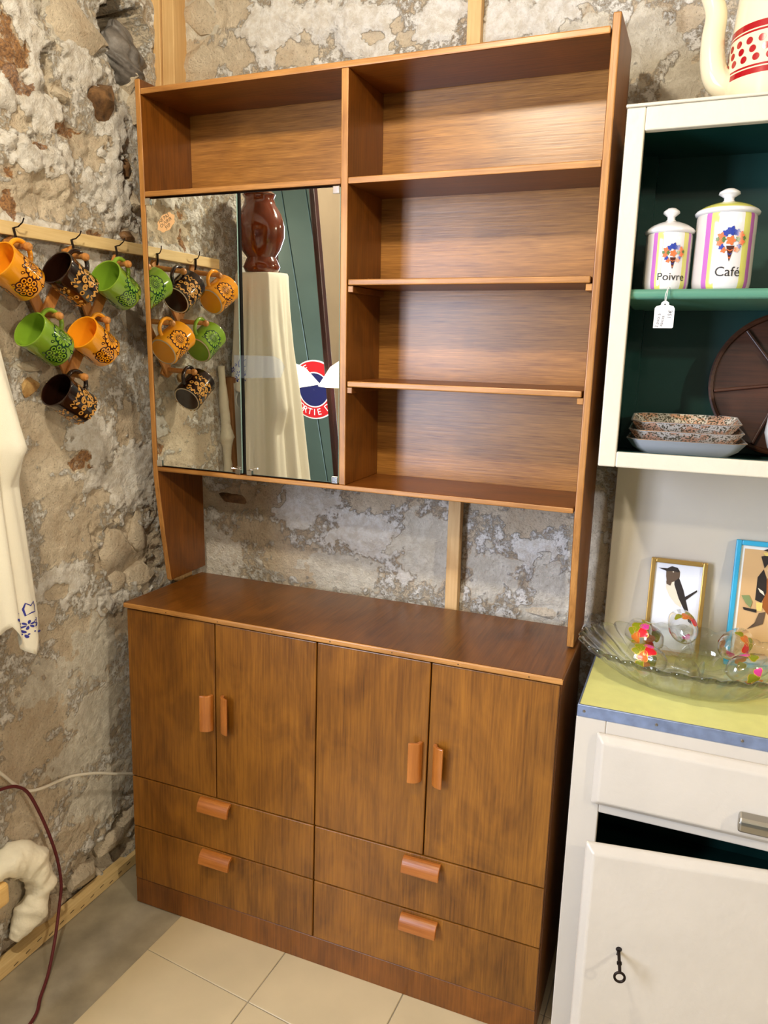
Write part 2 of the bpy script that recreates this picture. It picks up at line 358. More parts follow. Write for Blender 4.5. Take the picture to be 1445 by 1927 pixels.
def feature_field(A, Z, feats, seed):
    """relief (m) and masks plaster / ochre / grey on a wall grid"""
    disp = np.zeros_like(A); pl = np.full_like(A, .52); oc = np.zeros_like(A); gr = np.full_like(A, .25)
    wob = (fbm(A*14, Z*14, seed, 5)-.5)*1.3 + (fbm(A*48, Z*48, seed+9, 4)-.5)*1.5
    for (a, z, ra, rz, t, dp) in feats:
        q = np.sqrt(((A-a)/ra)**2 + ((Z-z)/rz)**2) + wob*(.9 if t not in 'h' else .35)
        wgt = sstep(1.15, .8, q) if t != 'h' else sstep(1.04, .94, q)
        disp += wgt*dp*.001
        if t == 'p': pl += wgt*(.95-pl); gr *= (1-wgt)
        elif t in 'sx': pl += wgt*(.22-pl); gr += wgt*(.12-gr)
        elif t == 'g': pl += wgt*(.26-pl); gr += wgt*(.8-gr)
        elif t == 'b': pl += wgt*(.12-pl); gr += wgt*(.0-gr); oc += wgt*(.15-oc)
        elif t == 'o': pl += wgt*(.02-pl); oc += wgt*(.62-oc)
        elif t == 'y': pl += wgt*(.3-pl); oc += wgt*(.3-oc)
        elif t == 'h': pl += wgt*(.0-pl); gr += wgt*(.3-gr)
    return disp, pl, oc, gr
def relief_wall(name, axis, a0, a1, z0, z1, step_, plane, sign, feats, seed, rough_fun):
    na = int((a1-a0)/step_)+1; nz = int((z1-z0)/step_)+1
    A, Z = np.meshgrid(np.linspace(a0, a1, na), np.linspace(z0, z1, nz))
    d, pl, oc, gr = feature_field(A, Z, feats, seed)
    rg = rough_fun(A, Z)
    ridg = np.abs(fbm(A*9+3, Z*11, seed+5, 5, .55)-.5)*2
    d = d + (fbm(A*4, Z*4, seed+1, 3)-.5)*.035 + (fbm(A*22, Z*22, seed+2, 6, .62)-.5)*.020*rg + (.25-ridg)*.018*rg
    d = d + (pl-.4)*.006*(.4+.6*rg)
    P = plane + sign*d
    V = np.stack([P, A, Z], -1) if axis == 'x' else np.stack([A, P, Z], -1)
    V = V.reshape(-1, 3)
    i = np.arange(na*nz).reshape(nz, na)
    F = np.stack([i[:-1,:-1], i[:-1,1:], i[1:,1:], i[1:,:-1]], -1).reshape(-1, 4)
    if (axis == 'y') == (sign > 0): F = F[:, ::-1]
    me = bpy.data.meshes.new(name); me.from_pydata(V.tolist(), [], F.tolist()); me.materials.append(M_wall)
    at = me.color_attributes.new('mask', 'FLOAT_COLOR', 'POINT')
    cc = np.stack([pl, oc, gr, np.ones_like(pl)], -1).reshape(-1).astype(np.float32)
    at.data.foreach_set('color', cc)
    me.polygons.foreach_set('use_smooth', np.ones(len(me.polygons), bool))
    ob = bpy.data.objects.new(name, me); COL.objects.link(ob)
    return ob
wl = relief_wall('wall_left', 'x', -.76, YB+.04, -.02, ZC, .0055, XL, 1, LEFT_FEATURES, 11,
                 lambda A, Z: np.clip(.35 - .18*sstep(.95,.8,Z)*sstep(.22,.35,Z) + sstep(1.5, 2.0, Z)*.9 + sstep(1.35,1.1,Z)*sstep(.8,.95,Z)*sstep(.0,.12,A)*1.0 + sstep(.35,.15,Z)*.7, 0, 1.5))
struct(wl, 'rough rubble stone wall with flaking lime plaster')
wb = relief_wall('wall_back', 'y', -.30, 2.6, -.02, ZC, .008, YB, -1, BACK_FEATURES, 23,
                 lambda A, Z: np.clip(.3 + sstep(2.2, 2.5, Z)*.5, 0, 1))
struct(wb, 'old plastered stone wall behind the wall unit')

def rock(name, loc, dims, seed, mat, parent, cuts=26, sub=3, amp=.12):
    rg = random.Random(seed); bm = bmesh.new(); bmesh.ops.create_icosphere(bm, subdivisions=sub, radius=1)
    pl = []
    for _ in range(cuts):
        n = Vector((rg.gauss(0,1), rg.gauss(0,1), rg.gauss(0,1))).normalized(); pl.append((n, rg.uniform(.38,.62)))
    for v in bm.verts:
        p = v.co.copy()
        for n, dd in pl:
            e = p.dot(n) - dd
            if e > 0: p -= n*e
        k = 1 + amp*(float(vnoise(p.x*3+p.z*2, p.y*3-p.z, seed))-.5)
        v.co = Vector((p.x*dims[0], p.y*dims[1], p.z*dims[2]))*k*1.55
    me = bpy.data.meshes.new(name); bm.to_mesh(me); bm.free(); me.materials.append(mat)
    for f in me.polygons: f.use_smooth = True
    me.set_sharp_from_angle(angle=R(28))
    o = bpy.data.objects.new(name, me); COL.objects.link(o); o.location = loc
    if parent: o.parent = parent
    return o
for i, (y, z, dx, dy, dz, mt, off) in enumerate([
    (.128,2.285,.036,.055,.062,K_brown,.000),(.02,2.43,.05,.105,.085,K_grey,-.012),
    (-.02,2.26,.022,.03,.02,K_grey,-.004),(.245,2.38,.06,.035,.05,K_grey,-.02),
    (.27,2.31,.05,.035,.05,K_grey,-.01),(.23,2.14,.03,.03,.032,K_brown,-.02),(.25,2.05,.04,.03,.04,K_grey,-.01),
    (.215,1.955,.02,.03,.016,K_brown,-.002),
    (.300,2.47,.05,.028,.06,K_grey,-.06),
    (-.16,1.531,.016,.028,.026,K_ochre,-.004),(-.15,1.582,.016,.045,.014,K_grey,-.004),
    (.12,1.06,.03,.075,.085,K_pale,-.016),(.24,1.07,.035,.06,.07,K_pale,-.02),(.13,.945,.03,.07,.05,K_pale,-.02),(.23,.94,.035,.07,.06,K_pale,-.02),
    (.06,.12,.035,.07,.05,K_grey,-.018),(-.05,.075,.035,.075,.045,K_grey,-.022),(.15,.15,.04,.06,.06,K_grey,-.022),(-.19,.05,.035,.07,.045,K_grey,-.02),(-.09,.15,.03,.05,.03,K_grey,-.03)]):
    rock('stone', (XL+off, y, z), (dx, dy, dz), 40+i, mt, wl)
for i, (x, z, dx, dy, dz, mt, off) in enumerate([
    (-.03,2.60,.085,.04,.07,K_grey,.025),(.09,2.60,.06,.04,.06,K_grey,.027),(-.02,2.475,.10,.035,.055,K_pale,.022),(.12,2.47,.05,.035,.055,K_pale,.026),
    (.07,1.185,.08,.03,.03,K_brown,.024),(1.09,.96,.09,.03,.03,K_grey,.02)]):
    rock('stone', (x, YB+off, z), (dx, dy, dz), 90+i, mt, wb)

# floor: grey screed with square tiles laid beside the bare strip
M_screed = plain('grey_screed', srgb(158,148,126), .55, var=.35, vscale=9, bump=.3, bscale=25)
M_tile = plain('beige_floor_tile', srgb(208,191,153), .34, var=.10, vscale=5, bump=.05, bscale=30)
fl = struct(MB().box(XL-.1, XR, YR, YB+.1, -.06, -.0022).build('floor', M_screed), 'grey screed floor with beige square tiles')
def tile_pt(i, j):   # slightly skewed laying lines
    x = .155 + i*.349 + j*.010; y = -.139 + j*.349 - i*.041
    return x, y
for i in range(0, 9):
    for j in range(-3, 2):
        c = [tile_pt(i+a, j+b) for a, b in ((0,0),(1,0),(1,1),(0,1))]
        if max(p[1] for p in c) < -1.3: continue
        cx = sum(p[0] for p in c)/4; cy = sum(p[1] for p in c)/4
        q = [(cx+(p[0]-cx)*.992, cy+(p[1]-cy)*.992) for p in c]
        q = [(px, min(py, YB+.05)) for px, py in q]
        MB().prism(q, 'z', -.012, 0).build('tile', M_tile, fl, bevel=.0012, seg=1)
# remaining room shell
M_plaster = plain('brown_shop_plaster', srgb(150,132,110), .8, bump=.4, bscale=12, var=.1)
struct(MB().box(XL-.3, XR, YR, YB+.3, ZC, ZC+.1).build('ceiling', M_plaster), 'plain plaster ceiling')
struct(MB().box(XR, XR+.1, YR, YB+.3, 0, ZC).build('wall_right', M_plaster), 'plain plaster wall')
struct(MB().box(2.55, XR, YB-.02, YB+.1, 0, ZC).build('wall_back', M_plaster), 'plain plaster wall beside the shelves')
sw = MB(); sw.box(XL-.12, XL, -.86, -.76, 0, ZC)
sw = MB()
sw.box(XL-.12, XL, WY1, -.74, 0, ZC); sw.box(XL-.12, XL, YR, WY0, 0, ZC)
sw.box(XL-.12, XL, WY0, WY1, 0, WZ0); sw.box(XL-.12, XL, WY0, WY1, WZ1, ZC); 
struct(sw.build('wall_left', M_plaster), 'plaster wall with a window further down the shop')
M_pvc = plain('white_pvc', srgb(232,232,226), .35)
wf = MB()
for a, b, c, e in ((WY0, WY0+.06, WZ0, WZ1), (WY1-.06, WY1, WZ0, WZ1), (WY0+.06, WY1-.06, WZ0, WZ0+.06), (WY0+.06, WY1-.06, WZ1-.06, WZ1), ((WY0+WY1)/2-.03, (WY0+WY1)/2+.03, WZ0+.06, WZ1-.06)):
    wf.box(XL-.09, XL-.03, a, b, c, e)
struct(wf.build('window_1', M_pvc, bevel=.004), 'white framed shop window')
# white door with its lime green strip, seen in the mirror doors
dr = struct(MB().box(XL+.022, XL+.040, -.735, -.375, .88, 1.50).build('door_1', M_pvc, bevel=.004), 'white panel hatch door in the stone wall')
MB().box(XL+.040, XL+.044, -.53, -.455, .9, 1.44).build('green_strip', plain('lime_green', srgb(168,214,10), .5), dr)
MB().lathe([(0.0,0),(.03,0),(.034,.004),(.03,.007),(.026,.004),(0.0,.003)], 24).xf(Matrix.Translation((XL+.040, -.415, 1.44)) @ Matrix.Rotation(R(90), 4, 'Y')).build('round_moulding', M_pvc, dr, smooth=True)
struct(MB().box(XL-.03, XL+.045, -.375, -.360, .86, 1.52).box(XL-.03, XL+.045, -.75, -.735, .86, 1.52).box(XL-.03, XL+.045, -.735, -.375, 1.50, 1.52).build('trim_1', wood('brown_door_frame', srgb(120,80,44), srgb(160,112,66), 'z', .5), bevel=.002), 'brown timber door frame')
# rear wall clad with dark green boards
M_board = plain('dark_green_board', srgb(62,76,66), .5, var=.15, vscale=4)
wr = struct(MB().box(XL-.3, XR, YR-.1, YR, 0, ZC).build('wall_front', M_board), 'rear shop wall clad with dark green boards')
for k in range(18):
    x0 = -.1 + k*.2
    MB().box(x0+.004, x0+.196, YR, YR+.022, 0, ZC).build('board', M_board, wr, bevel=.003, seg=1)

# timber battens fixed to the back wall, skirting batten on the floor
t = MB(); t.box(-.150, -.116, .352, YB+.01, .9, ZC); t.box(-.113, -.072, .358, YB+.01, .9, ZC)
struct(t.build('trim_2', M_pine, bevel=.002), 'pair of raw pine battens standing in the corner')
t = MB(); t.bar((.833, .375, .55), (.812, .375, ZC), .036, .03, (0, 1, 0))
struct(t.build('trim_3', M_pine, bevel=.002), 'raw pine batten fixed upright on the back wall')
b = MB(); b.bar((-.137, -.80, .0), (-.137, .34, .0), .034, .034, (0,0,1))
for k in range(16):
    b.bar((-.1195, -.34+k*.04, .010+.006*(k%3)), (-.1195, -.325+k*.04, .012+.006*(k%3)), .002, .0006, (1,0,0), 1)
struct(b.build('baseboard_left', [M_piney, M_dark], bevel=.0015), 'raw pine batten along the foot of the stone wall')
# ================================================================== SIDEBOARD
ZT = .9421
sb = tag(empty('sideboard', (.6, .18, 0)), 'low brown veneered sideboard with four doors and four drawers under the open hutch', 'sideboard')
OFF = Matrix.Translation((-.6, -.18, 0))
def sbpart(mb, name, mats, parent=None, **k):
    return mb.xf(OFF).build(name, mats, parent or sb, **k)
c = MB()
c.box(0, .018, .020, .36, 0, ZT-.0155); c.box(1.182, 1.2, .020, .36, 0, ZT-.0155)
c.box(.018, 1.182, .352, .36, .02, ZT-.0155); c.box(.018, 1.182, .022, .352, .085, .10); c.box(.587, .605, .022, .352, .10, ZT-.0155)
c.box(.018, 1.182, .022, .352, .405, .42)
sbpart(c, 'carcass', M_side, bevel=.001, seg=1)
sbpart(MB().box(-.0065, 1.2065, -.0065, .362, ZT-.0155, ZT, 0, front=1), 'top', [M_top, M_edgex], bevel=.004, seg=3)
for i in range(7):
    x = .14+i*.165
    sbpart(MB().lathe([(.0,0),(.0014,0),(.0014,.0008),(0,.0008)], 8).xf(Matrix.Translation((x, -.0066, ZT-.008)) @ Matrix.Rotation(R(90), 4, 'X')), 'nail', M_dark)
sbpart(MB().box(.001, 1.199, .003, .02, 0, .0805), 'plinth', M_side, bevel=.001, seg=1)
sbpart(MB().box(.02, 1.18, .0195, .0215, .08, ZT-.017), 'gap_backing', M_dark)
g = .0016
xs = [0, .2918, .5958, .8984, 1.2]
def half_round(L, wdt, out, n=10):
    """handle: curved front slab on a slim base, long axis z, standing off in -y"""
    m = MB()
    prof = [(-wdt/2, 0)] + [(-wdt/2 + wdt*k/n, -out*(.55+.45*math.sin(PI*k/n))) for k in range(n+1)] + [(wdt/2, 0)]
    m.prism(prof, 'z', -L/2, L/2)
    return m
HX = {0: (.266, .671, .030), 1: (.322, .676, .016), 2: (.872, .668, .030), 3: (.925, .670, .018)}
for i in range(4):
    d = sbpart(MB().box(xs[i]+g, xs[i+1]-g, 0, .0185, .4164+g, ZT-.0185, 0), 'door', [M_door], bevel=.0022, seg=2)
    hx, hz, hw_ = HX[i]
    sgn = -1 if i % 2 == 0 else 1
    xg = (.286, .313, .886, .914)[i]; m = MB()
    arc = [(xg+sgn*.030*(1-math.cos(PI*.5*k/12)), -.004-.021*math.sin(PI*.5*k/12)) for k in range(13)]
    m.prism([(xg, 0)] + arc + [(xg+sgn*.030, -.020), (xg+sgn*.013, -.012), (xg+sgn*.008, 0)], 'z', hz-.052, hz+.052)
    sbpart(m, 'handle', M_handle, d, bevel=.002)
zs = [(.2551, .4164), (.0823, .2551)]
HD = {(0,0): (.291,.390), (0,1): (.293,.228), (1,0): (.898,.384), (1,1): (.897,.222)}
for cidx, (xa, xb) in enumerate(((0, .5958), (.5958, 1.2))):
    for ridx, (za, zb) in enumerate(zs):
        d = sbpart(MB().box(xa+g, xb-g, 0, .0185, za+g, zb-g), 'drawer', [M_door], bevel=.0022)
        hx, hz = HD[(cidx, ridx)]
        hz += .006
        n_ = 12
        prof = [(-.0, hz+.017)] + [(-.004-.022*math.sin(PI*.5*k/n_), hz+.017-.036*(1-math.cos(PI*.5*k/n_))) for k in range(n_+1)] + [(-.018, hz-.019), (-.012, hz+.004), (0, hz+.008)]
        sbpart(MB().prism(prof, 'x', hx-.049, hx+.049), 'handle', M_handlex, d, bevel=.0018, smooth=False)

# ================================================================== HUTCH
hu = tag(empty('hutch', (.6, 0, ZT), (0.0381, 0.0048, -0.014)), 'tall brown open hutch with mirror doors and shelves standing on the sideboard', 'hutch')
HOFF = Matrix.Translation((-.6, 0, -ZT))
def hp(mb, name, mats, parent=None, **k):
    return mb.xf(HOFF).build(name, mats, parent or hu, **k)
hl_, hr_, hf_, hf2, hb_, st = -.025, 1.1961, .1586, .1989, .3678, .0173
zt, tt, zts = 2.2932, .0150, 2.3163
zbot, zml = 1.2978, 2.0418
tap = [(hf_ + (hf2-hf_)*(t_**1.15), 1.275 - (1.275-ZT)*t_) for t_ in [k/10 for k in range(11)]]
prof = [(hb_+.004, ZT), (hb_+.004, zts), (hf_, zts)] + tap
fs_ = lambda p, q: 1 if (p[0] < .25 and q[0] < .25) else 0
for x0 in (hl_, hr_-st):
    hp(MB().prism(prof, 'x', x0, x0+st, 0, fs_), 'side_panel', [M_side, M_edge], bevel=.003, seg=3)
xi0, xi1 = hl_+st, hr_-st
dv0, dv1 = .5842-.0092, .5842+.0092
hp(MB().box(xi0, xi1-.002, hf_, hb_, zt-tt, zt, 0, front=1), 'top_panel', [M_shelf, M_edgex], bevel=.003)
hp(MB().box(xi0, xi1-.002, hf_-.001, hb_, zbot-.0135, zbot, 0, front=1), 'bottom_shelf', [M_shelf, M_edgex], bevel=.003)
hp(MB().box(dv0, dv1, hf_, hb_, zbot, zt-tt, 0, front=1), 'divider', [M_side, M_edge], bevel=.002)
hp(MB().box(xi0, dv0, hf_, hb_, zml-.014, zml, 0, front=1), 'shelf', [M_shelf, M_edgex], bevel=.002)
hp(MB().box(dv1, xi1, hf_+.001, hb_, 2.0425-.015, 2.0425, 0, front=1), 'shelf', [M_shelf, M_edgex], bevel=.002)
for zz in (1.8103, 1.5645):
    hp(MB().box(dv1+.002, xi1-.004, hf_+.001, hb_, zz-.015, zz, 0, front=1), 'shelf', [M_shelf, M_edgex], bevel=.003)
    for xa in (dv1, xi1-.014):
        hp(MB().box(xa, xa+.014, hf_+.006, hb_-.01, zz-.031, zz-.016, 0, front=1), 'cleat', [M_shelf, M_edgex], bevel=.001, seg=1)
hp(MB().box(hl_+.004, hr_-.004, hb_, hb_+.004, zbot-.012, zt-.002), 'back_panel', M_back)
hp(MB().box(xi0+.002, dv0-.002, hf_+.016, hf_+.018, zbot+.001, zml-.015), 'gap_backing', M_dark)
# mirror doors
for k, (xa, xb) in enumerate(((xi0+.001, .2805), (.2955-.003, dv0-.001))):
    za, zb = zbot+.004, zml-.0195
    md = hp(MB().box(xa, xb, hf_+.001, hf_+.006, za, zb, 1, front=0), 'mirror_door', [M_mirror, M_gedge], bevel=.0009, seg=1)
    outer = xa if k == 0 else xb-.019
    for zc in (za-.002, zb-.016):
        hp(MB().box(outer, outer+.018, hf_-.003, hf_+.009, zc, zc+.018), 'hinge_clip', M_chrome, md, bevel=.0012)
    inner = xb-.020 if k == 0 else xa+.004
    m = MB(); m.box(inner, inner+.016, hf_-.004, hf_+.009, za-.003, za+.011)
    m.tube([(inner+.008, hf_-.004, za+.012), (inner+.004 if k == 0 else inner+.014, hf_-.010, za+.014), (inner-.006 if k == 0 else inner+.024, hf_-.014, za+.015)], [.0022,.0026,.003], 8)
    hp(m, 'catch', M_chrome, md, bevel=.0008, seg=1)
    if k == 0:
        M_stick = plain('peach_sticker', srgb(236,190,140), .6)
        def text_mesh(s, size, align='CENTER'):
            cu = bpy.data.curves.new('txt', 'FONT'); cu.body = s; cu.size = size; cu.align_x = align; cu.align_y = 'CENTER'; cu.resolution_u = 3
            ob = bpy.data.objects.new('txt', cu); COL.objects.link(ob)
            dg = bpy.context.evaluated_depsgraph_get(); dg.update()
            me = bpy.data.meshes.new_from_object(ob.evaluated_get(dg))
            vv = [tuple(v.co) for v in me.vertices]; ff = [tuple(p.vertices) for p in me.polygons]
            bpy.data.objects.remove(ob); bpy.data.curves.remove(cu); bpy.data.meshes.remove(me)
            return vv, ff
        m = MB(); n_ = 28
        poly = []
        for q in range(n_):
            a = 2*PI*q/n_; rr = 1+.07*math.cos(8*a)
            px, pz = .031*rr*math.cos(a), .0205*rr*math.sin(a)
            ca, sa = math.cos(R(32)), math.sin(R(32))
            poly.append((.058+px*ca-pz*sa, 1.961+px*sa+pz*ca))
        m.prism(poly, 'y', hf_+.0002, hf_+.0008)
        for li, s in enumerate(('NE PAS', 'OUVRIR', 'SVP')):
            vv, ff = text_mesh(s, .0125)
            ca, sa = math.cos(R(30)), math.sin(R(30))
            out = []
            for x, y, z in vv:
                x *= .95; y = y*1.05 + .0118*(1-li) 
                out.append((.058+x*ca-y*sa, hf_-.0001, 1.961+x*sa+y*ca))
            m.add(out, ff, 1)
        hp(m, 'sticker', [M_stick, M_ink], md)
tp = MB()
tp.prism([(.262,1.620),(.385,1.620),(.405,1.612),(.417,1.594),(.405,1.566),(.262,1.559)], 'y', hf_-.0006, hf_-.0002)
M_tape = thin_glass('clear_tape', (.97,.98,.99,1), 0, .4)
hp(tp, 'adhesive_tape', M_tape)
# ================================================================== MUGS, RACK, RAIL
rail = MB(); rail.bar((-.126, -.345, 1.894), (-.126, .385, 1.928), .031, .018, (1,0,0))
rl = tag(rail.build('hook_rail', M_piney, bevel=.0015), 'raw pine rail nailed along the stone wall above the mugs', 'rail')
PEG = [(-0.241, 1.853), (-0.062, 1.856), (0.094, 1.86), (-0.157, 1.705), (0.006, 1.707), (-0.083, 1.559)]
WP = [(-.212,1.862),(-.031,1.866),(.131,1.868),(-.127,1.711),(.039,1.714),(-.051,1.566)]
rk = tag(empty('mug_rack', (-.115, -.04, 1.56)), 'folding wooden lattice peg rack hanging from the pine rail', 'mug rack')
def rkp(mb, name, mat, parent=None, **k): return mb.xf(Matrix.Translation((.115,.04,-1.56))).build(name, mat, parent or rk, **k)
def slat(a, b, lay, ext=.02):
    A = Vector((-.122+lay*.009, *WP[a])); B = Vector((-.122+lay*.009, *WP[b])); t_ = (B-A).normalized()
    rkp(MB().bar(A-t_*ext, B+t_*ext, .030, .0085, (1,0,0)), 'slat', M_rack, bevel=.002)
slat(0, 5, -.4); slat(2, 5, .6); slat(1, 3, .6); slat(1, 4, -.4)
for i, (y, z) in enumerate(WP):
    m = MB(); m.tube([(-.110, y, z), (-.045, PEG[i][0]*.9+y*.1, PEG[i][1]*.9+z*.1)], [.008,.007], 12)
    m.lathe([(.0,-.0095),(.006,-.0075),(.0092,-.002),(.0095,.002),(.007,.007),(.0,.0095)], 16, (0,0,0)) if False else None
    sp_ = MB(); sp_.lathe([(.0005,-.011),(.006,-.009),(.0098,-.003),(.0102,.002),(.0075,.008),(.0005,.011)], 16)
    sp_.xf(Matrix.Translation((-.038, PEG[i][0], PEG[i][1])) @ Matrix.Rotation(R(90), 4, 'Y'))
    m.add(sp_.v, sp_.f, sp_.m)
    rkp(m, 'peg', M_rack, smooth=True)
# bent nails with cord that carry the rack
for y, z in ((-.212,1.902), (.131,1.914), (-.031,1.905)):
    m = MB(); m.tube([(-.112,y,z), (-.095,y,z+.002), (-.085,y+.004,z+.012), (-.082,y+.006,z+.022)], .0016, 8)
    m.tube([(-.106,y-.004,z), (-.104,y,z-.02), (-.110,y,z-.04)], .003, 8)
    rkp(m, 'nail_hook', M_iron, smooth=True)

def ring_fill(poly, k):
    """star-shaped 2d polygon filled with k rings"""
    cx = sum(p[0] for p in poly)/len(poly); cy = sum(p[1] for p in poly)/len(poly)
    n = len(poly); vv = [(cx, cy)]; ff = []
    for r_ in range(1, k+1):
        for p in poly: vv.append((cx+(p[0]-cx)*r_/k, cy+(p[1]-cy)*r_/k))
    for q in range(n):
        ff.append((0, 1+q, 1+(q+1) % n))
        for r_ in range(1, k):
            a = 1+(r_-1)*n; b_ = 1+r_*n
            ff.append((a+q, b_+q, b_+(q+1) % n, a+(q+1) % n))
    return vv, ff
def circ(cx, cy, r, n=20): return [(cx+r*math.cos(2*PI*k/n), cy+r*math.sin(2*PI*k/n)) for k in range(n)]
def petal(cx, cy, r0, r1, wdt, ang, n=14):
    out = []
    for k in range(n):
        a = 2*PI*k/n; l = (r0+r1)/2 + (r1-r0)/2*math.cos(a); t_ = wdt/2*math.sin(a)*(1+.25*math.cos(a))
        out.append((cx+l*math.cos(ang)-t_*math.sin(ang), cy+l*math.sin(ang)+t_*math.cos(ang)))
    return out
def strip(pts, wd):
    vv = []; ff = []
    for i, p in enumerate(pts):
        a = pts[max(i-1,0)]; b_ = pts[min(i+1,len(pts)-1)]
        dx, dy = b_[0]-a[0], b_[1]-a[1]; l = math.hypot(dx, dy) or 1
        w_ = wd[i] if isinstance(wd, list) else wd
        vv += [(p[0]-dy/l*w_/2, p[1]+dx/l*w_/2), (p[0]+dy/l*w_/2, p[1]-dx/l*w_/2)]
    for i in range(len(pts)-1): ff.append((2*i, 2*i+1, 2*i+3, 2*i+2))
    return vv, ff
def spiral(cx, cy, r0, r1, a0, turns, n=22, mir=1):
    return [(cx+mir*(r0+(r1-r0)*k/n)*math.cos(a0+2*PI*turns*k/n), cy+(r0+(r1-r0)*k/n)*math.sin(a0+2*PI*turns*k/n)) for k in range(n+1)]
MR, MH = .0455, .102
def wrap(mb, vv, ff, mi, lay, r=MR):
    out = []
    for s_, t_ in vv:
        a = s_/r; rr = r+.0004+.00022*lay
        out.append((rr*math.cos(a), rr*math.sin(a), t_))
    mb.add(out, [f[::1] for f in ff], mi)
def mug_print_flower(mb):
    # material 0 dark print, 1 mug colour
    def flower(cx, cy, R0, npt, ph):
        sc = [(cx+R0*(1+.10*abs(math.cos(npt/2*a)))*math.cos(a+ph), cy+R0*(1+.10*abs(math.cos(npt/2*a)))*math.sin(a+ph)) for a in [2*PI*k/56 for k in range(56)]]
        wrap(mb, *ring_fill(sc, 7), 0, 0)
        for k in range(npt):
            a = ph+2*PI*k/npt
            wrap(mb, *ring_fill(petal(cx, cy, R0*.38, R0*.97, R0*.30, a), 2), 1, 1)
            wrap(mb, *strip([(cx+R0*q*math.cos(a), cy+R0*q*math.sin(a)) for q in (.42,.55,.68)], R0*.05), 0, 2)
        for q, (r_, m_) in enumerate(((.34,1),(.29,0),(.2,1),(.12,0),(.06,1))):
            wrap(mb, *ring_fill(circ(cx, cy, R0*r_), 2), m_, 2+q)
    for base in (.004, -.120):
        flower(base+.016, .044, .0285, 13, .1)
        # second rounder flower
        cx, cy = base-.036, .036
        wrap(mb, *ring_fill([(cx+.0245*(1+.12*abs(math.sin(4*a)))*math.cos(a), cy+.0245*(1+.12*abs(math.sin(4*a)))*math.sin(a)) for a in [2*PI*k/48 for k in range(48)]], 6), 0, 0)
        for k in range(8):
            a = 2*PI*(k+.5)/8
            wrap(mb, *ring_fill(circ(cx+.0182*math.cos(a), cy+.0182*math.sin(a), .0062, 12), 2), 1, 1)
            wrap(mb, *ring_fill(circ(cx+.0182*math.cos(a), cy+.0182*math.sin(a), .0034, 10), 1), 0, 2)
            wrap(mb, *ring_fill(petal(cx, cy, .004, .012, .005, a+.39, 10), 1), 1, 2)
        # leaves and buds
        for (px, py, an) in ((base-.012,.062,2.2),(base-.003,.066,1.4),(base-.046,.058,2.6),(base+.038,.052,.4),(base+.036,.024,-.6),(base-.008,.012,-1.9)):
            wrap(mb, *ring_fill(petal(px, py, 0, .011, .007, an), 2), 0, 0)
            wrap(mb, *ring_fill(petal(px, py, .003, .009, .003, an, 10), 1), 1, 1)
            wrap(mb, *strip([(px-.008*math.cos(an), py-.008*math.sin(an)), (px, py)], .0012), 0, 0)
def mug_print_scroll(mb):
    for base in (.012, -.090):
        for mir in (1, -1):
            for (cx, cy, r0, r1, a0, tn) in ((.011,.050,.0022,.0092,0,1.5),(.010,.028,.0020,.0085,PI,-1.5),(.027,.039,.0018,.0080,1.2,1.4)):
                wrap(mb, *strip(spiral(base+mir*cx, cy, r0, r1, a0, tn, 26, mir), [.0050-.0020*k/26 for k in range(27)]), 0, 0)
            for (px, py, l, an) in ((.006,.066,.013,1.1),(.022,.058,.013,.7),(.018,.012,.013,-.5),(.034,.020,.012,-.2),(.036,.056,.012,.9),(.004,.038,.008,0)):
                wrap(mb, *ring_fill([(base+mir*(q[0]), q[1]) for q in petal(px, py, 0, l, .0066, an)], 2), 0, 0)
            wrap(mb, *strip([(base+mir*(.003+.040*k/14), .0085+.006*math.sin(k*1.35)) for k in range(15)], .0030), 0, 0)
            wrap(mb, *strip([(base+mir*(.003+.040*k/14), .073+.0045*math.sin(k*1.6)) for k in range(15)], .0026), 0, 0)
            wrap(mb, *ring_fill(circ(base+mir*.042, .036, .0062, 16), 2), 0, 0)
            wrap(mb, *ring_fill(circ(base+mir*.042, .036, .0030, 12), 1), 1, 1)
        wrap(mb, *ring_fill(circ(base, .040, .0030, 12), 1), 0, 0)
        wrap(mb, *ring_fill(petal(base, .058, 0, .012, .007, PI/2), 2), 0, 0)
        for cy in (.021,):
            wrap(mb, *ring_fill(circ(base, cy, .0052, 14), 2), 0, 0); wrap(mb, *ring_fill(circ(base, cy, .0024, 10), 1), 1, 1)
def glaze(name, c): return plain(name, c, .14, coat=.6, spec=.5)
G_or, G_or2, G_gr, G_br = glaze('orange_glaze', srgb(244,162,30)), glaze('brown_print', srgb(62,14,6)), glaze('green_glaze', srgb(126,164,46)), glaze('brown_glaze', srgb(34,14,8))
G_gr2, G_gold, G_brin, G_rim = glaze('dark_green_print', srgb(14,62,24)), glaze('gold_print', srgb(206,150,72)), glaze('brown_inside', srgb(28,12,6)), glaze('pale_foot', srgb(200,180,150))
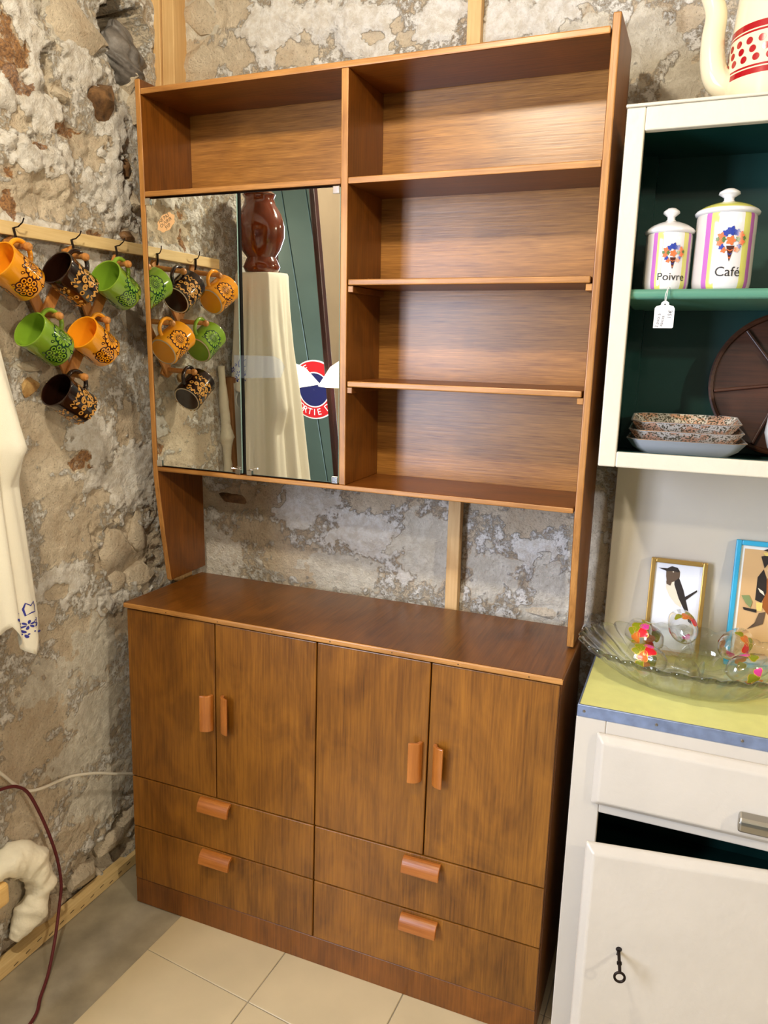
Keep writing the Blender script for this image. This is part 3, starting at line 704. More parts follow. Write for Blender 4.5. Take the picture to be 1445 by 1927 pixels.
def make_mug(kind):
    body, pr, inn = {'orange': (G_or, G_or2, G_or), 'green': (G_gr, G_gr2, G_gr), 'brown': (G_br, G_gold, G_brin)}[kind]
    root = empty('mug')
    m = MB(); m.lathe([(0,0.002),(MR-.007,.002),(MR-.006,0),(MR-.003,.0015),(MR,.006),(MR,MH-.010),(MR+.0012,MH-.003),(MR+.0008,MH),(MR-.0022,MH),(MR-.004,MH-.006),(MR-.0045,.012),(MR-.010,.006),(0,.005)], 56,
                      mfun=lambda a, i: 2 if i in (1,2) else (1 if i > 8 else 0))
    m.build('body', [body, inn, G_rim], root, smooth=True, angle=50)
    h = MB(); pts = []
    for k in range(15):
        a = -PI/2 + PI*k/14
        pts.append((0, MR-.004+.036*math.cos(a)**.75 if math.cos(a) > 1e-6 else MR-.004, MH*.52 + .032*math.sin(a)))
    h.tube(pts, [.0068]+[.0058]*13+[.0068], 12)
    h.build('handle', body, root, smooth=True)
    p = MB(); (mug_print_scroll if kind == 'brown' else mug_print_flower)(p)
    p.build('printed_pattern', [pr, body], root, smooth=True)
    return root
def copy_tree(o, parent=None):
    c_ = o.copy(); COL.objects.link(c_); c_.parent = parent
    for ch in o.children: copy_tree(ch, c_)
    return c_
protos = {}
MUGS = [(0,'orange','orange flowered mug at the outer end of the top row of pegs'),(1,'brown','dark brown mug with gold scrolls in the top row, between orange and green mugs'),
        (2,'green','green flowered mug in the top row right beside the wall unit'),(3,'green','green flowered mug in the middle row of the rack'),
        (4,'orange','orange flowered mug in the middle row beside the green one'),(5,'brown','dark brown mug with gold scrolls hanging alone on the lowest peg')]
for i, kind, lab in MUGS:
    mg = copy_tree(protos[kind]) if kind in protos else protos.setdefault(kind, make_mug(kind))
    a = R((27, 30, 26, 28, 29, 31)[i]); yaw = R((2,-3,3,-2,2,-2)[i])
    rot = Euler((R(90)-a, 0, 0)).to_matrix().to_4x4()
    rot = Matrix.Rotation(yaw, 4, 'Z') @ rot
    peg = Vector((-.060, PEG[i][0], PEG[i][1]))
    org = peg - (rot.to_3x3() @ Vector((0, MR+.018, MH*.57)))
    mg.location = org; mg.rotation_euler = rot.to_euler()
    tag(mg, lab, 'mug', 'flower power mugs on the peg rack')

# ================================================================== RAG IN THE NICHE, CABLES, FOAM
bm = bmesh.new(); bmesh.ops.create_icosphere(bm, subdivisions=5, radius=1)
for v in bm.verts:
    p = v.co.copy(); t_ = p.z
    w_ = .62 - .28*t_ + .06*math.sin(9*t_+3*p.y)
    f_ = abs(math.sin(5*p.y+6*t_+2*math.sin(3*p.x+t_*4)))**.7
    k = 1 + .22*(f_-.6) + .12*(float(vnoise(p.x*4+5, p.y*4+p.z*4, 3))-.5)
    lean = .20*(t_+1)
    if t_ > .78: k *= .8 + .2*math.sin(6*math.atan2(p.y, p.x))
    v.co = Vector((p.x*w_*.062*k*1.3, (p.y*w_*k*.115 - lean*.07 + .02), t_*.085 + .012*f_*p.y))
me = bpy.data.meshes.new('crumpled_rag'); bm.to_mesh(me); bm.free(); me.materials.append(K_lead)
for f_ in me.polygons: f_.use_smooth = True
rag = bpy.data.objects.new('crumpled_rag', me); COL.objects.link(rag); rag.location = (-.165, .225, 2.44)
tag(rag, 'crumpled lead-grey rag stuffed into the dark hole of the stone wall', 'rag')

def smooth_path(pts, n=8):
    pts = [Vector(p) for p in pts]; out = []
    for i in range(len(pts)-1):
        p0, p1, p2, p3 = pts[max(i-1,0)], pts[i], pts[i+1], pts[min(i+2,len(pts)-1)]
        for k in range(n):
            t_ = k/n
            out.append(.5*((2*p1)+(p2-p0)*t_+(2*p0-5*p1+4*p2-p3)*t_*t_+(3*p1-p0-3*p2+p3)*t_**3))
    out.append(pts[-1]); return out
m = MB(); m.tube(smooth_path([(-.105,-.40,.635),(-.105,-.349,.575),(-.105,-.312,.527),(-.108,-.27,.486),(-.108,-.225,.469),(-.108,-.17,.460),(-.108,-.115,.447),(-.106,-.03,.412),(-.106,.05,.368),(-.106,.118,.333),(-.1,.2,.29),(-.1,.30,.24)]), .0042, 10)
tag(m.build('white_cable', plain('white_pvc_cable', srgb(234,228,212), .45), smooth=True), 'white electric cable sagging along the grey foot of the wall', 'cable')
m = MB(); m.tube(smooth_path([(-.085,-.42,.56),(-.085,-.352,.545),(-.088,-.315,.525),(-.09,-.285,.490),(-.09,-.255,.420),(-.088,-.226,.330),(-.088,-.205,.245),(-.085,-.200,.170),(-.080,-.215,.115),(-.055,-.26,.05),(-.02,-.32,.008),(.02,-.385,.006),(.055,-.44,.006),(.08,-.56,.006)]), .0042, 10)
tag(m.build('red_cable', plain('burgundy_fabric_cable', srgb(92,26,30), .7, bump=.3, bscale=600), smooth=True), 'burgundy fabric-covered cable curving down the wall to the floor', 'cable')
# polyurethane foam around the timber end
M_foam = plain('expanding_foam', srgb(244,238,216), .75, bump=.5, bscale=70)
def lumpy(path, rads, name, parent=None, seed=1):
    P = smooth_path(path, 7); nR = len(P); m = MB(); rr = []
    for i in range(nR):
        q = i/(nR-1)*(len(rads)-1); a = int(q); b_ = min(a+1, len(rads)-1)
        rr.append(rads[a]+(rads[b_]-rads[a])*(q-a))
    m.tube(P, rr, 18)
    vv = []
    for i, p in enumerate(m.v):
        c_ = P[min(i//18, nR-1)]; dlt = Vector(p)-c_
        k = 1 + 1.1*(float(fbm(p[1]*30+p[0]*26, p[2]*30-p[0]*14, seed, 4, .55))-.45)
        vv.append(tuple(c_+dlt*k))
    m.v = vv
    return m.build(name, M_foam, parent, smooth=True, angle=180)
fo = lumpy([(-.118,-.40,.316),(-.112,-.36,.322),(-.108,-.315,.318),(-.105,-.280,.285),(-.103,-.262,.235),(-.103,-.262,.185),(-.108,-.285,.140),(-.115,-.315,.105),(-.12,-.335,.085)], [.020,.036,.044,.042,.036,.034,.034,.026,.016], 'expanding_foam')
tag(fo, 'cream expanding foam oozing round the timber end low on the wall', 'foam')
m = MB(); m.bar((-.145, -.455, .258), (-.145, -.362, .258), .062, .06, (1, 0, .0))
tag(m.build('timber_end', wood('planed_beam', srgb(226,180,104), srgb(244,208,140), 'y', .5), bevel=.012, seg=3), 'planed yellow timber block end beside the expanding foam', 'timber')
fo2 = lumpy([(-.128,-.352,1.56),(-.124,-.350,1.45),(-.122,-.353,1.36),(-.118,-.350,1.31),(-.122,-.352,1.25),(-.124,-.350,1.1),(-.124,-.352,.9)], [.012,.014,.016,.024,.017,.018,.017], 'foam_bead', None, 4)
tag(fo2, 'long bead of cream expanding foam sealing the door frame', 'foam')
# ================================================================== BUFFET ON THE RIGHT
bx0, bx1 = 1.247, 2.30
bf = tag(empty('buffet', (1.77, .14, 0)), 'cream painted kitchen buffet with green inside, yellow worktop and open upper box', 'buffet')
BOFF = Matrix.Translation((-1.77, -.14, 0))
def bp_(mb, name, mats, parent=None, **k): return mb.xf(BOFF).build(name, mats, parent or bf, **k)
YF = -.08
for xa in (bx0, bx1-.018): bp_(MB().box(xa, xa+.018, YF+.02, .36, 0, .898), 'side_panel', M_cream, bevel=.002)
m = MB()
m.box(bx0, 1.308, YF, YF+.02, 0, .898); m.box(2.238, bx1, YF, YF+.02, 0, .898); m.box(1.75, 1.80, YF, YF+.02, 0, .69)
m.box(1.308, 2.238, YF, YF+.02, .690, .898); m.box(1.308, 2.238, YF, YF+.02, 0, .09)
bp_(m, 'face_frame', M_cream, bevel=.0025)
m = MB(); m.box(bx0+.018, bx1-.018, .345, .355, .02, .89); m.box(bx0+.018, bx1-.018, YF+.02, .345, .08, .095); m.box(bx0+.0181, bx0+.022, YF+.02, .345, .095, .89); m.box(bx0+.022, bx1-.018, YF+.025, .345, .40, .415)
bp_(m, 'interior', M_green)
bp_(MB().box(bx0+.004, bx1-.004, YF+.004, .36, .898, .9235), 'worktop', M_lino, bevel=.001, seg=1)
m = MB(); m.box(bx0+.001, bx1, YF-.002, YF+.004, .8985, .9245); m.box(bx0+.001, bx0+.0045, YF+.004, .36, .8985, .9245)
ed = bp_(m, 'metal_edging', M_zinc, bevel=.001, seg=1)
for x in (1.262, 1.405, 1.563, 1.72, 1.88, 2.04, 2.2):
    sc_ = MB(); sc_.lathe([(0,.0022),(.002,.002),(.0034,.0)], 12).xf(Matrix.Translation((x, YF-.002, .9115)) @ Matrix.Rotation(R(90), 4, 'X'))
    bp_(sc_, 'screw', M_nickel, ed, smooth=True)
def raised(x0, x1, z0, z1, y0, y1, ch):
    """front with sloping chamfered border"""
    mb = MB()
    a = [(x0,y1,z0),(x1,y1,z0),(x1,y1,z1),(x0,y1,z1)]; ym = y1-(y1-y0)*.35
    b_ = [(x0,ym,z0),(x1,ym,z0),(x1,ym,z1),(x0,ym,z1)]
    c_ = [(x0+ch,y0,z0+ch),(x1-ch,y0,z0+ch),(x1-ch,y0,z1-ch),(x0+ch,y0,z1-ch)]
    fs = [(3,2,1,0),(8,9,10,11)]
    for i in range(4):
        j = (i+1) % 4
        fs += [(i, j, j+4, i+4), (i+4, j+4, j+8, i+8)]
    return mb.add(a+b_+c_, fs)
for i, (xa, xb) in enumerate(((1.292, 1.748), (1.80, 2.256))):
    d = bp_(raised(xa, xb, .712, .872, YF-.022, YF-.0005, .014), 'drawer', M_cream_shaded, bevel=.004, seg=3)
    hx = (xa+xb)/2 + .095*(0 if i else 1)
    h = MB(); prof = [(YF-.022, .778), (YF-.040, .772), (YF-.046, .764), (YF-.046, .748), (YF-.042, .742), (YF-.022, .742)]
    h.prism(prof, 'x', hx-.045, hx+.045)
    bp_(h, 'cup_handle', M_nickel, d, bevel=.005, seg=3)
# left door ajar: hinged on its right edge
hinge = Matrix.Translation((1.750, YF-.002, 0)) @ Matrix.Rotation(R(8.8), 4, 'Z')
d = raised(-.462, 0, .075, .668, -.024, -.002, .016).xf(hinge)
bd = bp_(d, 'door', M_cream_shaded, bevel=.005, seg=3)
kx, kz = -.380, .444
e = MB(); e.lathe([(0,.0006),(.0058,.0006),(.0062,0)], 18).xf(hinge @ Matrix.Translation((kx, -.0241, kz+.004)) @ Matrix.Rotation(R(90), 4, 'X'))
e.add([tuple(hinge @ Vector(p)) for p in ((kx-.003,-.0246,kz+.002),(kx+.003,-.0246,kz+.002),(kx+.0042,-.0246,kz-.010),(kx-.0042,-.0246,kz-.010))], [(0,1,2,3)])
bp_(e, 'keyhole', M_dark, bd)
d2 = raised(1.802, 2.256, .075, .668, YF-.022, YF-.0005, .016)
bp_(d2, 'door', M_cream_shaded, bevel=.005, seg=3)
# back board between worktop and upper box
bp_(MB().box(1.253, 2.29, .345, .36, .9245, 1.412), 'splash_panel', M_cream, bevel=.0015)
ux0, ux1, uy, z0, z1 = 1.2345, 2.295, .05, 1.412, 2.121
m = MB(); m.box(ux0, ux0+.036, uy, uy+.02, z0, z1); m.box(ux1-.036, ux1, uy, uy+.02, z0, z1)
m.box(ux0+.036, ux1-.036, uy, uy+.02, z1-.044, z1); m.box(ux0+.036, ux1-.036, uy, uy+.02, z0, z0+.033)
bp_(m, 'upper_frame', M_cream2, bevel=.003)
m = MB(); m.box(ux0, ux0+.016, uy+.02, .36, z0, z1); m.box(ux1-.016, ux1, uy+.02, .36, z0, z1); m.box(ux0+.016, ux1-.016, uy+.02, .36, z1-.02, z1); m.box(ux0+.016, ux1-.016, uy+.02, .36, z0, z0+.016)
bp_(m, 'upper_box', M_cream2, bevel=.002)
bp_(MB().box(ux0-.002, ux1+.002, uy-.004, .362, z1, z1+.006), 'upper_top', M_cream2, bevel=.002)
m = MB(); m.box(ux0+.016, ux1-.016, .350, .36, z0+.016, z1-.02); m.box(ux0+.0161, ux0+.020, uy+.02, .350, z0+.016, z1-.02)
m.box(ux0+.020, ux1-.016, uy+.0205, .350, z0+.016, z0+.020); m.box(ux0+.020, ux1-.016, uy+.0205, .350, z1-.024, z1-.0201)
m.box(ux0+.020, ux0+.050, .320, .350, z0+.02, z1-.024)
m.box(ux0+.0362, ux1-.0362, uy+.004, uy+.0204, z0+.0331, z0+.0336)
bp_(m, 'green_lining', M_green)
bp_(MB().box(ux0+.020, ux1-.02, uy+.012, .350, 1.758, 1.7785), 'shelf', plain('green_shelf_gloss', srgb(86,138,116), .3, bump=.06, bscale=50), bevel=.009, seg=4)

# key in the ajar door
kt = MB(); H = hinge
kt.tube([H @ Vector(p) for p in ((kx,-.020,kz), (kx,-.030,kz-.001), (kx,-.0700,kz-.0105))], .0034, 10)
kt.tube([H @ Vector(p) for p in ((kx,-.048,kz-.006), (kx,-.052,kz-.007))], .0052, 10)
ring = [H @ Vector((kx+.0098*math.cos(a), -.0715, kz-.020+.0105*math.sin(a))) for a in [2*PI*k/24 for k in range(25)]]
kt.tube(ring, .0026, 8, cap=False)
tag(kt.build('key', M_iron, smooth=True), 'dark iron key with a ring bow stuck in the ajar buffet door', 'key')

# ---- canisters
M_lus = plain('lilac_lustre', srgb(184,104,180), .2, coat=.5); M_yel = plain('yellow_green_lustre', srgb(214,212,110), .2, coat=.5)
M_pearl = plain('grey_pearl', srgb(206,198,190), .18, coat=.5)
M_blue = plain('cobalt_print', srgb(40,60,150), .3); M_oran = plain('orange_print', srgb(222,110,62), .3); M_leaf = plain('leaf_print', srgb(80,110,60), .3); M_brn = plain('dark_brown_print', srgb(70,30,24), .3)
def canister(name, loc, r, h, word, label, tsize, face, ylid):
    root = tag(empty(name, loc), label, 'canister', 'pair of spice canisters')
    def mf(a, i):
        q = abs((math.degrees(a) - face + 180) % 360 - 180)
        return 0 if q < 25 else 1 if q < 40 else 2 if q < 51 else 3
    b_ = MB(); b_.lathe([(0,.003),(r*.86,.003),(r*.90,0),(r*.97,.006),(r,.016),(r,h*.74),(r*1.006,h*.745),(r*1.006,h*.97),(r*.985,h),(r*.93,h)], 96, mfun=mf)
    b_.build('body', [M_white, M_yel, M_lus, M_pearl], root, smooth=True, angle=50)
    l = MB(); l.lathe([(r*.90,h-.001),(r*1.06,h+.002),(r*1.09,h+.006),(r*1.04,h+.010),(r*.8,h+.018),(r*.5,h+.024),(r*.26,h+.027)], 64, mfun=lambda a, i: 1 if (ylid and i in (3,4)) else 0)
    ld_ = l.build('lid', [M_white, M_yel], root, smooth=True, angle=60)
    kn = MB(); kn.lathe([(r*.28,h+.026),(r*.17,h+.031),(r*.17,h+.036),(r*.36,h+.043),(r*.35,h+.047),(r*.18,h+.053),(0,h+.055)], 32)
    kn.build('knob', M_white, ld_, smooth=True, angle=60)
    p = MB(); fa = R(face)
    def wr(vv, ff, mi, lay):
        out = []
        for s_, t_ in vv:
            a = fa + s_/r; rr = r*1.004+.0009+.0002*lay
            out.append((rr*math.cos(a), rr*math.sin(a), t_))
        p.add(out, ff, mi)
    vv, ff = text_mesh(word, tsize)
    wr([(x*1.0, y+h*.22) for x, y, z in vv], ff, 0, 0)
    s = h/.146; cz = h*.60
    for (dx, dz, rr_, mi) in ((-.018,.012,.007,2),(.018,.014,.007,2),(-.020,.0,.006,2),(.021,.002,.006,2),(0,.004,.008,2),(-.010,.018,.006,1),(.011,.019,.006,1),(0,.022,.008,1),(-.012,-.014,.005,2),(.012,-.013,.005,2),(-.014,.006,.005,3),(.014,.007,.005,3),(-.016,-.008,.005,1),(.016,-.007,.004,1),(-.024,.007,.004,3),(.025,.009,.004,3)):
        pl_ = [(dx*s+rr_*s*(1+.25*math.cos(5*a))*math.cos(a), cz+dz*s+rr_*s*(1+.25*math.cos(5*a))*math.sin(a)) for a in [2*PI*k/20 for k in range(20)]]
        wr(*ring_fill(pl_, 2), mi, 1)
    wr(*ring_fill([(-.0075*s, cz-.006*s), (.0075*s, cz-.006*s), (.004*s, cz-.020*s), (0, cz-.036*s), (-.004*s, cz-.020*s)], 3), 4, 0)
    for q, (za, wd) in enumerate(((-.013,.0052),(-.020,.0036),(-.027,.0020))):
        wr(*strip([(-wd*s, cz+za*s), (0, cz+(za-.003)*s), (wd*s, cz+za*s)], .0016*s), (2, 1, 2)[q], 1)
    p.build('print', [M_ink, M_blue, M_oran, M_leaf, M_brn], root, smooth=True)
    return root
canister('spice_canister', (1.3325, .125, 1.7787), .0455, .112, 'Poivre', 'small lustre porcelain canister lettered Poivre with a white lid', .0215, -75, False)
canister('coffee_canister', (1.4385, .135, 1.7787), .0565, .146, 'Café', 'larger lustre porcelain canister lettered Café with a yellow banded lid', .026, -80, True)
# ---- price tag
tg = tag(empty('price_tag', (1.339, .052, 1.70)), 'white handwritten price tag hanging on a string from the green shelf', 'price tag')
m = MB(); cx = 1.3395
poly = [(cx-.019,1.700),(cx+.017,1.700),(cx+.019,1.702),(cx+.019,1.738),(cx+.016,1.743),(cx+.008,1.745),(cx+.007,1.750),(cx+.003,1.753),(cx-.003,1.753),(cx-.007,1.750),(cx-.008,1.745),(cx-.016,1.743),(cx-.019,1.739)]
m.prism(poly, 'y', .0485, .0492)
m.add([(cx+p[0]*.0018, .0483, 1.7465+p[1]*.0018) for p in [(math.cos(2*PI*k/12), math.sin(2*PI*k/12)) for k in range(12)]], [tuple(range(12))], 1)
for (s, ox, oz, sz) in (('2 pots à', -.011, 1.715, .0085), ('épices', -.003, 1.714, .0085), ('15€', .011, 1.727, .0105)):
    vv, ff = text_mesh(s, sz)
    ca, sa = math.cos(R(82)), math.sin(R(82))
    m.add([(cx+ox+x*ca-y*sa, .0482, oz+x*sa+y*ca) for x, y, z in vv], ff, 2)
m.xf(Matrix.Translation((-1.339,-.052,-1.70))).build('card', [M_paper, M_ink, M_inkg], tg)
m = MB(); m.tube(smooth_path([(cx,.0488,1.7465),(cx+.0015,.050,1.760),(cx+.003,.0555,1.779),(cx+.002,.075,1.7797)]), .0007, 6); m.tube(smooth_path([(cx,.0480,1.7465),(cx-.001,.049,1.765),(cx+.004,.0545,1.7795),(cx+.006,.075,1.7797)]), .0007, 6)
m.xf(Matrix.Translation((-1.339,-.052,-1.70))).build('string', M_paper, tg)
# ---- stacked rectangular dishes
def leafy(name):
    m, nt, bs = newmat(name)
    tc = N(nt, 'ShaderNodeTexCoord'); vo = N(nt, 'ShaderNodeTexVoronoi'); vo.inputs['Scale'].default_value = 75
    nz = N(nt, 'ShaderNodeTexNoise'); nz.inputs['Scale'].default_value = 260; nz.inputs['Detail'].default_value = 1
    nt.links.new(tc.outputs['Object'], vo.inputs['Vector']); nt.links.new(tc.outputs['Object'], nz.inputs['Vector'])
    r1 = N(nt, 'ShaderNodeMapRange'); r1.inputs['From Min'].default_value = .50; r1.inputs['From Max'].default_value = .58; nt.links.new(nz.outputs['Fac'], r1.inputs['Value'])
    n2 = N(nt, 'ShaderNodeTexNoise'); n2.inputs['Scale'].default_value = 45; nt.links.new(tc.outputs['Object'], n2.inputs['Vector'])
    r2 = N(nt, 'ShaderNodeMapRange'); r2.inputs['From Min'].default_value = .48; r2.inputs['From Max'].default_value = .56; nt.links.new(n2.outputs['Fac'], r2.inputs['Value'])
    a = N(nt, 'ShaderNodeMix', data_type='RGBA'); a.inputs['A'].default_value = srgb(226,218,206); a.inputs['B'].default_value = srgb(222,172,142); nt.links.new(r2.outputs[0], a.inputs['Factor'])
    b_ = N(nt, 'ShaderNodeMix', data_type='RGBA'); b_.inputs['B'].default_value = srgb(94,88,70); nt.links.new(a.outputs['Result'], b_.inputs['A']); nt.links.new(r1.outputs[0], b_.inputs['Factor'])
    nt.links.new(b_.outputs['Result'], bs.inputs['Base Color']); bs.inputs['Roughness'].default_value = .15
    return m
M_leafy = leafy('leaf_transfer_print'); M_gilt = plain('gilt_rim', srgb(150,104,40), .3, metal=.9)
def octrect(a, b_, c_): return [(a-c_,-b_),(a,-b_+c_),(a,b_-c_),(a-c_,b_),(-a+c_,b_),(-a,b_-c_),(-a,-b_+c_),(-a+c_,-b_)]
def dish(label, loc, rot, tilt, sc):
    root = tag(empty('serving_dish', loc, (tilt, 0, rot)), label, 'dish', 'nested stack of rectangular dishes')
    lv = [(.080,.055,.014,.0),(.082,.057,.016,.003),(.104,.078,.020,.018),(.118,.092,.024,.036),(.1205,.0945,.025,.0375),(.1205,.0945,.025,.039),(.117,.091,.024,.0385),(.101,.075,.020,.019),(.084,.060,.016,.0075),(.080,.056,.016,.0065)]
    m = MB(); vv = []; ff = []; mm = []
    for a, b_, c_, z in lv: vv += [(p[0]*sc, p[1]*sc, z) for p in octrect(a, b_, c_)]
    for i in range(len(lv)-1):
        for k in range(8):
            k2 = (k+1) % 8; ff.append((i*8+k, i*8+k2, (i+1)*8+k2, (i+1)*8+k)); mm.append(2 if i in (4,) else 1 if (i == 6 or (sc < 1 and i in (1,2))) else 0)
    ff.append(tuple(range(8))[::-1]); mm.append(0); n0 = (len(lv)-1)*8; ff.append(tuple(range(n0, n0+8))); mm.append(0)
    m.add(vv, ff, mm); m.build('dish_body', [M_white, M_leafy, M_gilt], root, bevel=.003, seg=2, smooth=True, angle=30)
    return root
for k, lab in enumerate(('lowest white rectangular dish of the nested stack in the green box', 'middle leaf-printed dish nested in the stack in the green box', 'topmost leaf-printed dish leaning in the nested stack')):
    dish(lab, (1.402-.002*k, .185+.012*k, 1.4345+.0205*k), R(1.5), R(1.0+1.5*k), 1-.035*k)
# ---- dark sectioned wooden tray leaning at the back
M_walnut = wood('dark_walnut', srgb(44,22,12), srgb(84,44,24), 'x', .4)
ty = tag(empty('sectioned_tray', (1.60, .300, 1.4345), (R(-6), 0, 0)), 'round dark wooden tray with raised dividers leaning at the back of the green box', 'tray')
m = MB(); m.lathe([(0,.0),(.150,.0),(.158,.004),(.160,.016),(.156,.018),(.150,.014),(.148,.006),(0,.006)], 64).xf(Matrix.Translation((0,0,.162)) @ Matrix.Rotation(R(90), 4, 'X'))
m.build('tray_disc', M_walnut, ty, smooth=True)
for an in (30, 150, 270, 90, 210, 330):
    a = R(an-22); m = MB(); m.bar((.012*math.cos(a), -.006, .162+.012*math.sin(a)), (.148*math.cos(a), -.006, .162+.148*math.sin(a)), .007, .010, (0,-1,0))
    m.build('divider', M_walnut, ty, bevel=.002)
# ---- white jug beside it
jg = tag(empty('white_jug', (1.632, .19, 1.4335)), 'white glazed jug in front of the dark round tray', 'jug')
m = MB(); m.lathe([(0,.002),(.040,.0),(.048,.004),(.066,.030),(.074,.060),(.070,.095),(.054,.130),(.046,.155),(.052,.175),(.049,.175),(.043,.155),(.050,.130),(.066,.095),(.0,.02)], 48)
m.build('jug_body', M_white, jg, smooth=True, angle=60)
m = MB(); m.tube(smooth_path([(.047,0,.155),(.085,0,.150),(.105,0,.110),(.072,0,.055)]), .007, 10); m.build('jug_handle', M_white, jg, smooth=True)
# ---- enamel coffee pot on top
M_enam = plain('cream_enamel', srgb(228,216,180), .16, coat=.6); M_redn = plain('red_enamel', srgb(160,14,26), .2, coat=.5)
ct = tag(empty('coffee_pot', (1.494, .205, z1+.006)), 'cream enamel coffee pot with red bands and red dots on the buffet', 'coffee pot')
def pr_(z): return .094 - .020*z/.25
zl = [0,.004,.012,.059,.070,.0725,.0765,.078,.135,.137,.141,.1435,.156,.20,.26]
pf = [(0,.004),(pr_(0)*.96,.0)] + [(pr_(z), z) for z in zl[1:]] + [(.070,.272),(.074,.276),(.068,.280)]
def cm(a, i):
    if i < 2: return 0
    z = (zl[i-1]+zl[min(i, len(zl)-1)])/2 if i-1 < len(zl)-1 else 1
    return 1 if (.059 < z < .070 or .0725 < z < .0765 or .137 < z < .141 or .1435 < z < .156) else 0
m = MB(); m.lathe(pf, 72, mfun=cm); m.build('pot_body', [M_enam, M_redn], ct, smooth=True, angle=60)
m = MB(); m.lathe([(.070,.280),(.072,.284),(.055,.300),(.02,.312),(.010,.316),(.010,.324),(.016,.330),(.012,.340),(0,.342)], 48); m.build('lid', M_enam, ct, smooth=True)
m = MB(); m.tube(smooth_path([(-.060,-.012,.062),(-.084,-.014,.064),(-.104,-.016,.080),(-.114,-.018,.112),(-.117,-.018,.155),(-.116,-.018,.20),(-.136,-.018,.25),(-.152,-.018,.285)]), [.032-.015*(k/56)**.8 for k in range(57)], 20)
m.build('spout', M_enam, ct, smooth=True)
m = MB(); m.tube(smooth_path([(.07,.01,.24),(.12,.01,.25),(.15,.01,.21),(.14,.01,.12),(.085,.01,.06)]), .010, 12); m.build('handle', M_enam, ct, smooth=True)
m = MB()
for k in range(22):
    for row in range(3):
        a = 2*PI*(k+ (row % 2)*.5 + .15*row)/22; zc = .0895+.0165*row; r_ = pr_(zc)
        vv, ff = ring_fill(circ(0, 0, .0068, 14), 2)
        m.add([((r_+.0007-.0)*math.cos(a+s_/r_), (r_+.0007)*math.sin(a+s_/r_), zc+t_) for s_, t_ in vv], ff)
m.build('dots', M_redn, ct, smooth=True)

# ---- bird pictures
M_goldf = plain('gilt_frame', srgb(186,150,82), .35, metal=.7, bump=.1); M_bluef = plain('sky_blue_frame', srgb(52,164,206), .4)
M_bg1 = plain('pale_blue_paper', srgb(226,230,240), .25); M_bg2 = plain('tan_paper', srgb(206,168,120), .3)
B_dk, B_br, B_wt, B_gr, B_yl, B_ru = [plain('bird_'+n, srgb(*c_), .4) for n, c_ in (('charcoal',(44,36,32)),('umber',(92,74,58)),('cream',(226,216,196)),('leaf_green',(126,140,90)),('yellow',(222,196,110)),('russet',(150,84,34)))]
def picture(name, label, loc, wdt, hgt, fw, mf_, mbg, shapes, mount=0):
    root = tag(empty(name, loc, (R(-5.5), 0, 0)), label, 'picture')
    m = MB()
    for a, b_, c_, e_ in ((0,fw,0,hgt),(wdt-fw,wdt,0,hgt),(fw,wdt-fw,0,fw),(fw,wdt-fw,hgt-fw,hgt)): m.box(a, b_, -.008, .008, c_, e_)
    m.build('frame', mf_, root, bevel=.0025, seg=2)
    MB().box(fw, wdt-fw, .0, .004, fw, hgt-fw).build('backing', M_paper, root)
    p = MB(); p.box(fw+mount, wdt-fw-mount, -.0008, .0, fw+mount, hgt-fw-mount, 0)
    for li, (mi, poly) in enumerate(shapes):
        vv, ff = ring_fill(poly, 1)
        p.add([(x, -.0012-.0002*li, z) for x, z in vv], ff, mi)
    p.build('bird_print', [mbg, B_dk, B_br, B_wt, B_gr, B_yl, B_ru], root)
    return root
W_, H_ = .130, .240
def T(pts): return [(fx*W_, (1-(1-fz)*.76)*H_) for fx, fz in pts]
picture('gold_picture', 'small gilt-framed picture of a black and white bird facing left', (1.354, .307, .9255), W_, H_, .011, M_goldf, M_bg1, [
    (3, T([(.30,.70),(.36,.76),(.46,.70),(.55,.52),(.62,.40),(.60,.36),(.50,.40),(.38,.50),(.31,.60)])),
    (1, T([(.44,.80),(.52,.76),(.62,.60),(.70,.42),(.78,.24),(.84,.14),(.76,.18),(.66,.34),(.55,.48),(.45,.66)])),
    (2, T([(.28,.86),(.36,.90),(.46,.89),(.53,.84),(.53,.76),(.44,.70),(.36,.68),(.31,.69),(.29,.76)])),
    (1, T([(.29,.86),(.38,.905),(.48,.89),(.52,.85),(.50,.83),(.40,.84),(.30,.83)])),
    (1, T([(.14,.865),(.30,.87),(.30,.83)])), (3, T([(.395,.83),(.41,.84),(.425,.83),(.41,.82)])),
    (1, T([(.64,.44),(.86,.60),(.85,.62),(.64,.50)])), (2, T([(.30,.70),(.40,.69),(.38,.64),(.31,.66)]))])
W_, H_ = .21, .305
def T(pts): return [((fx*.66-.035)*W_, (1-(1-fz)*.82)*H_) for fx, fz in pts]
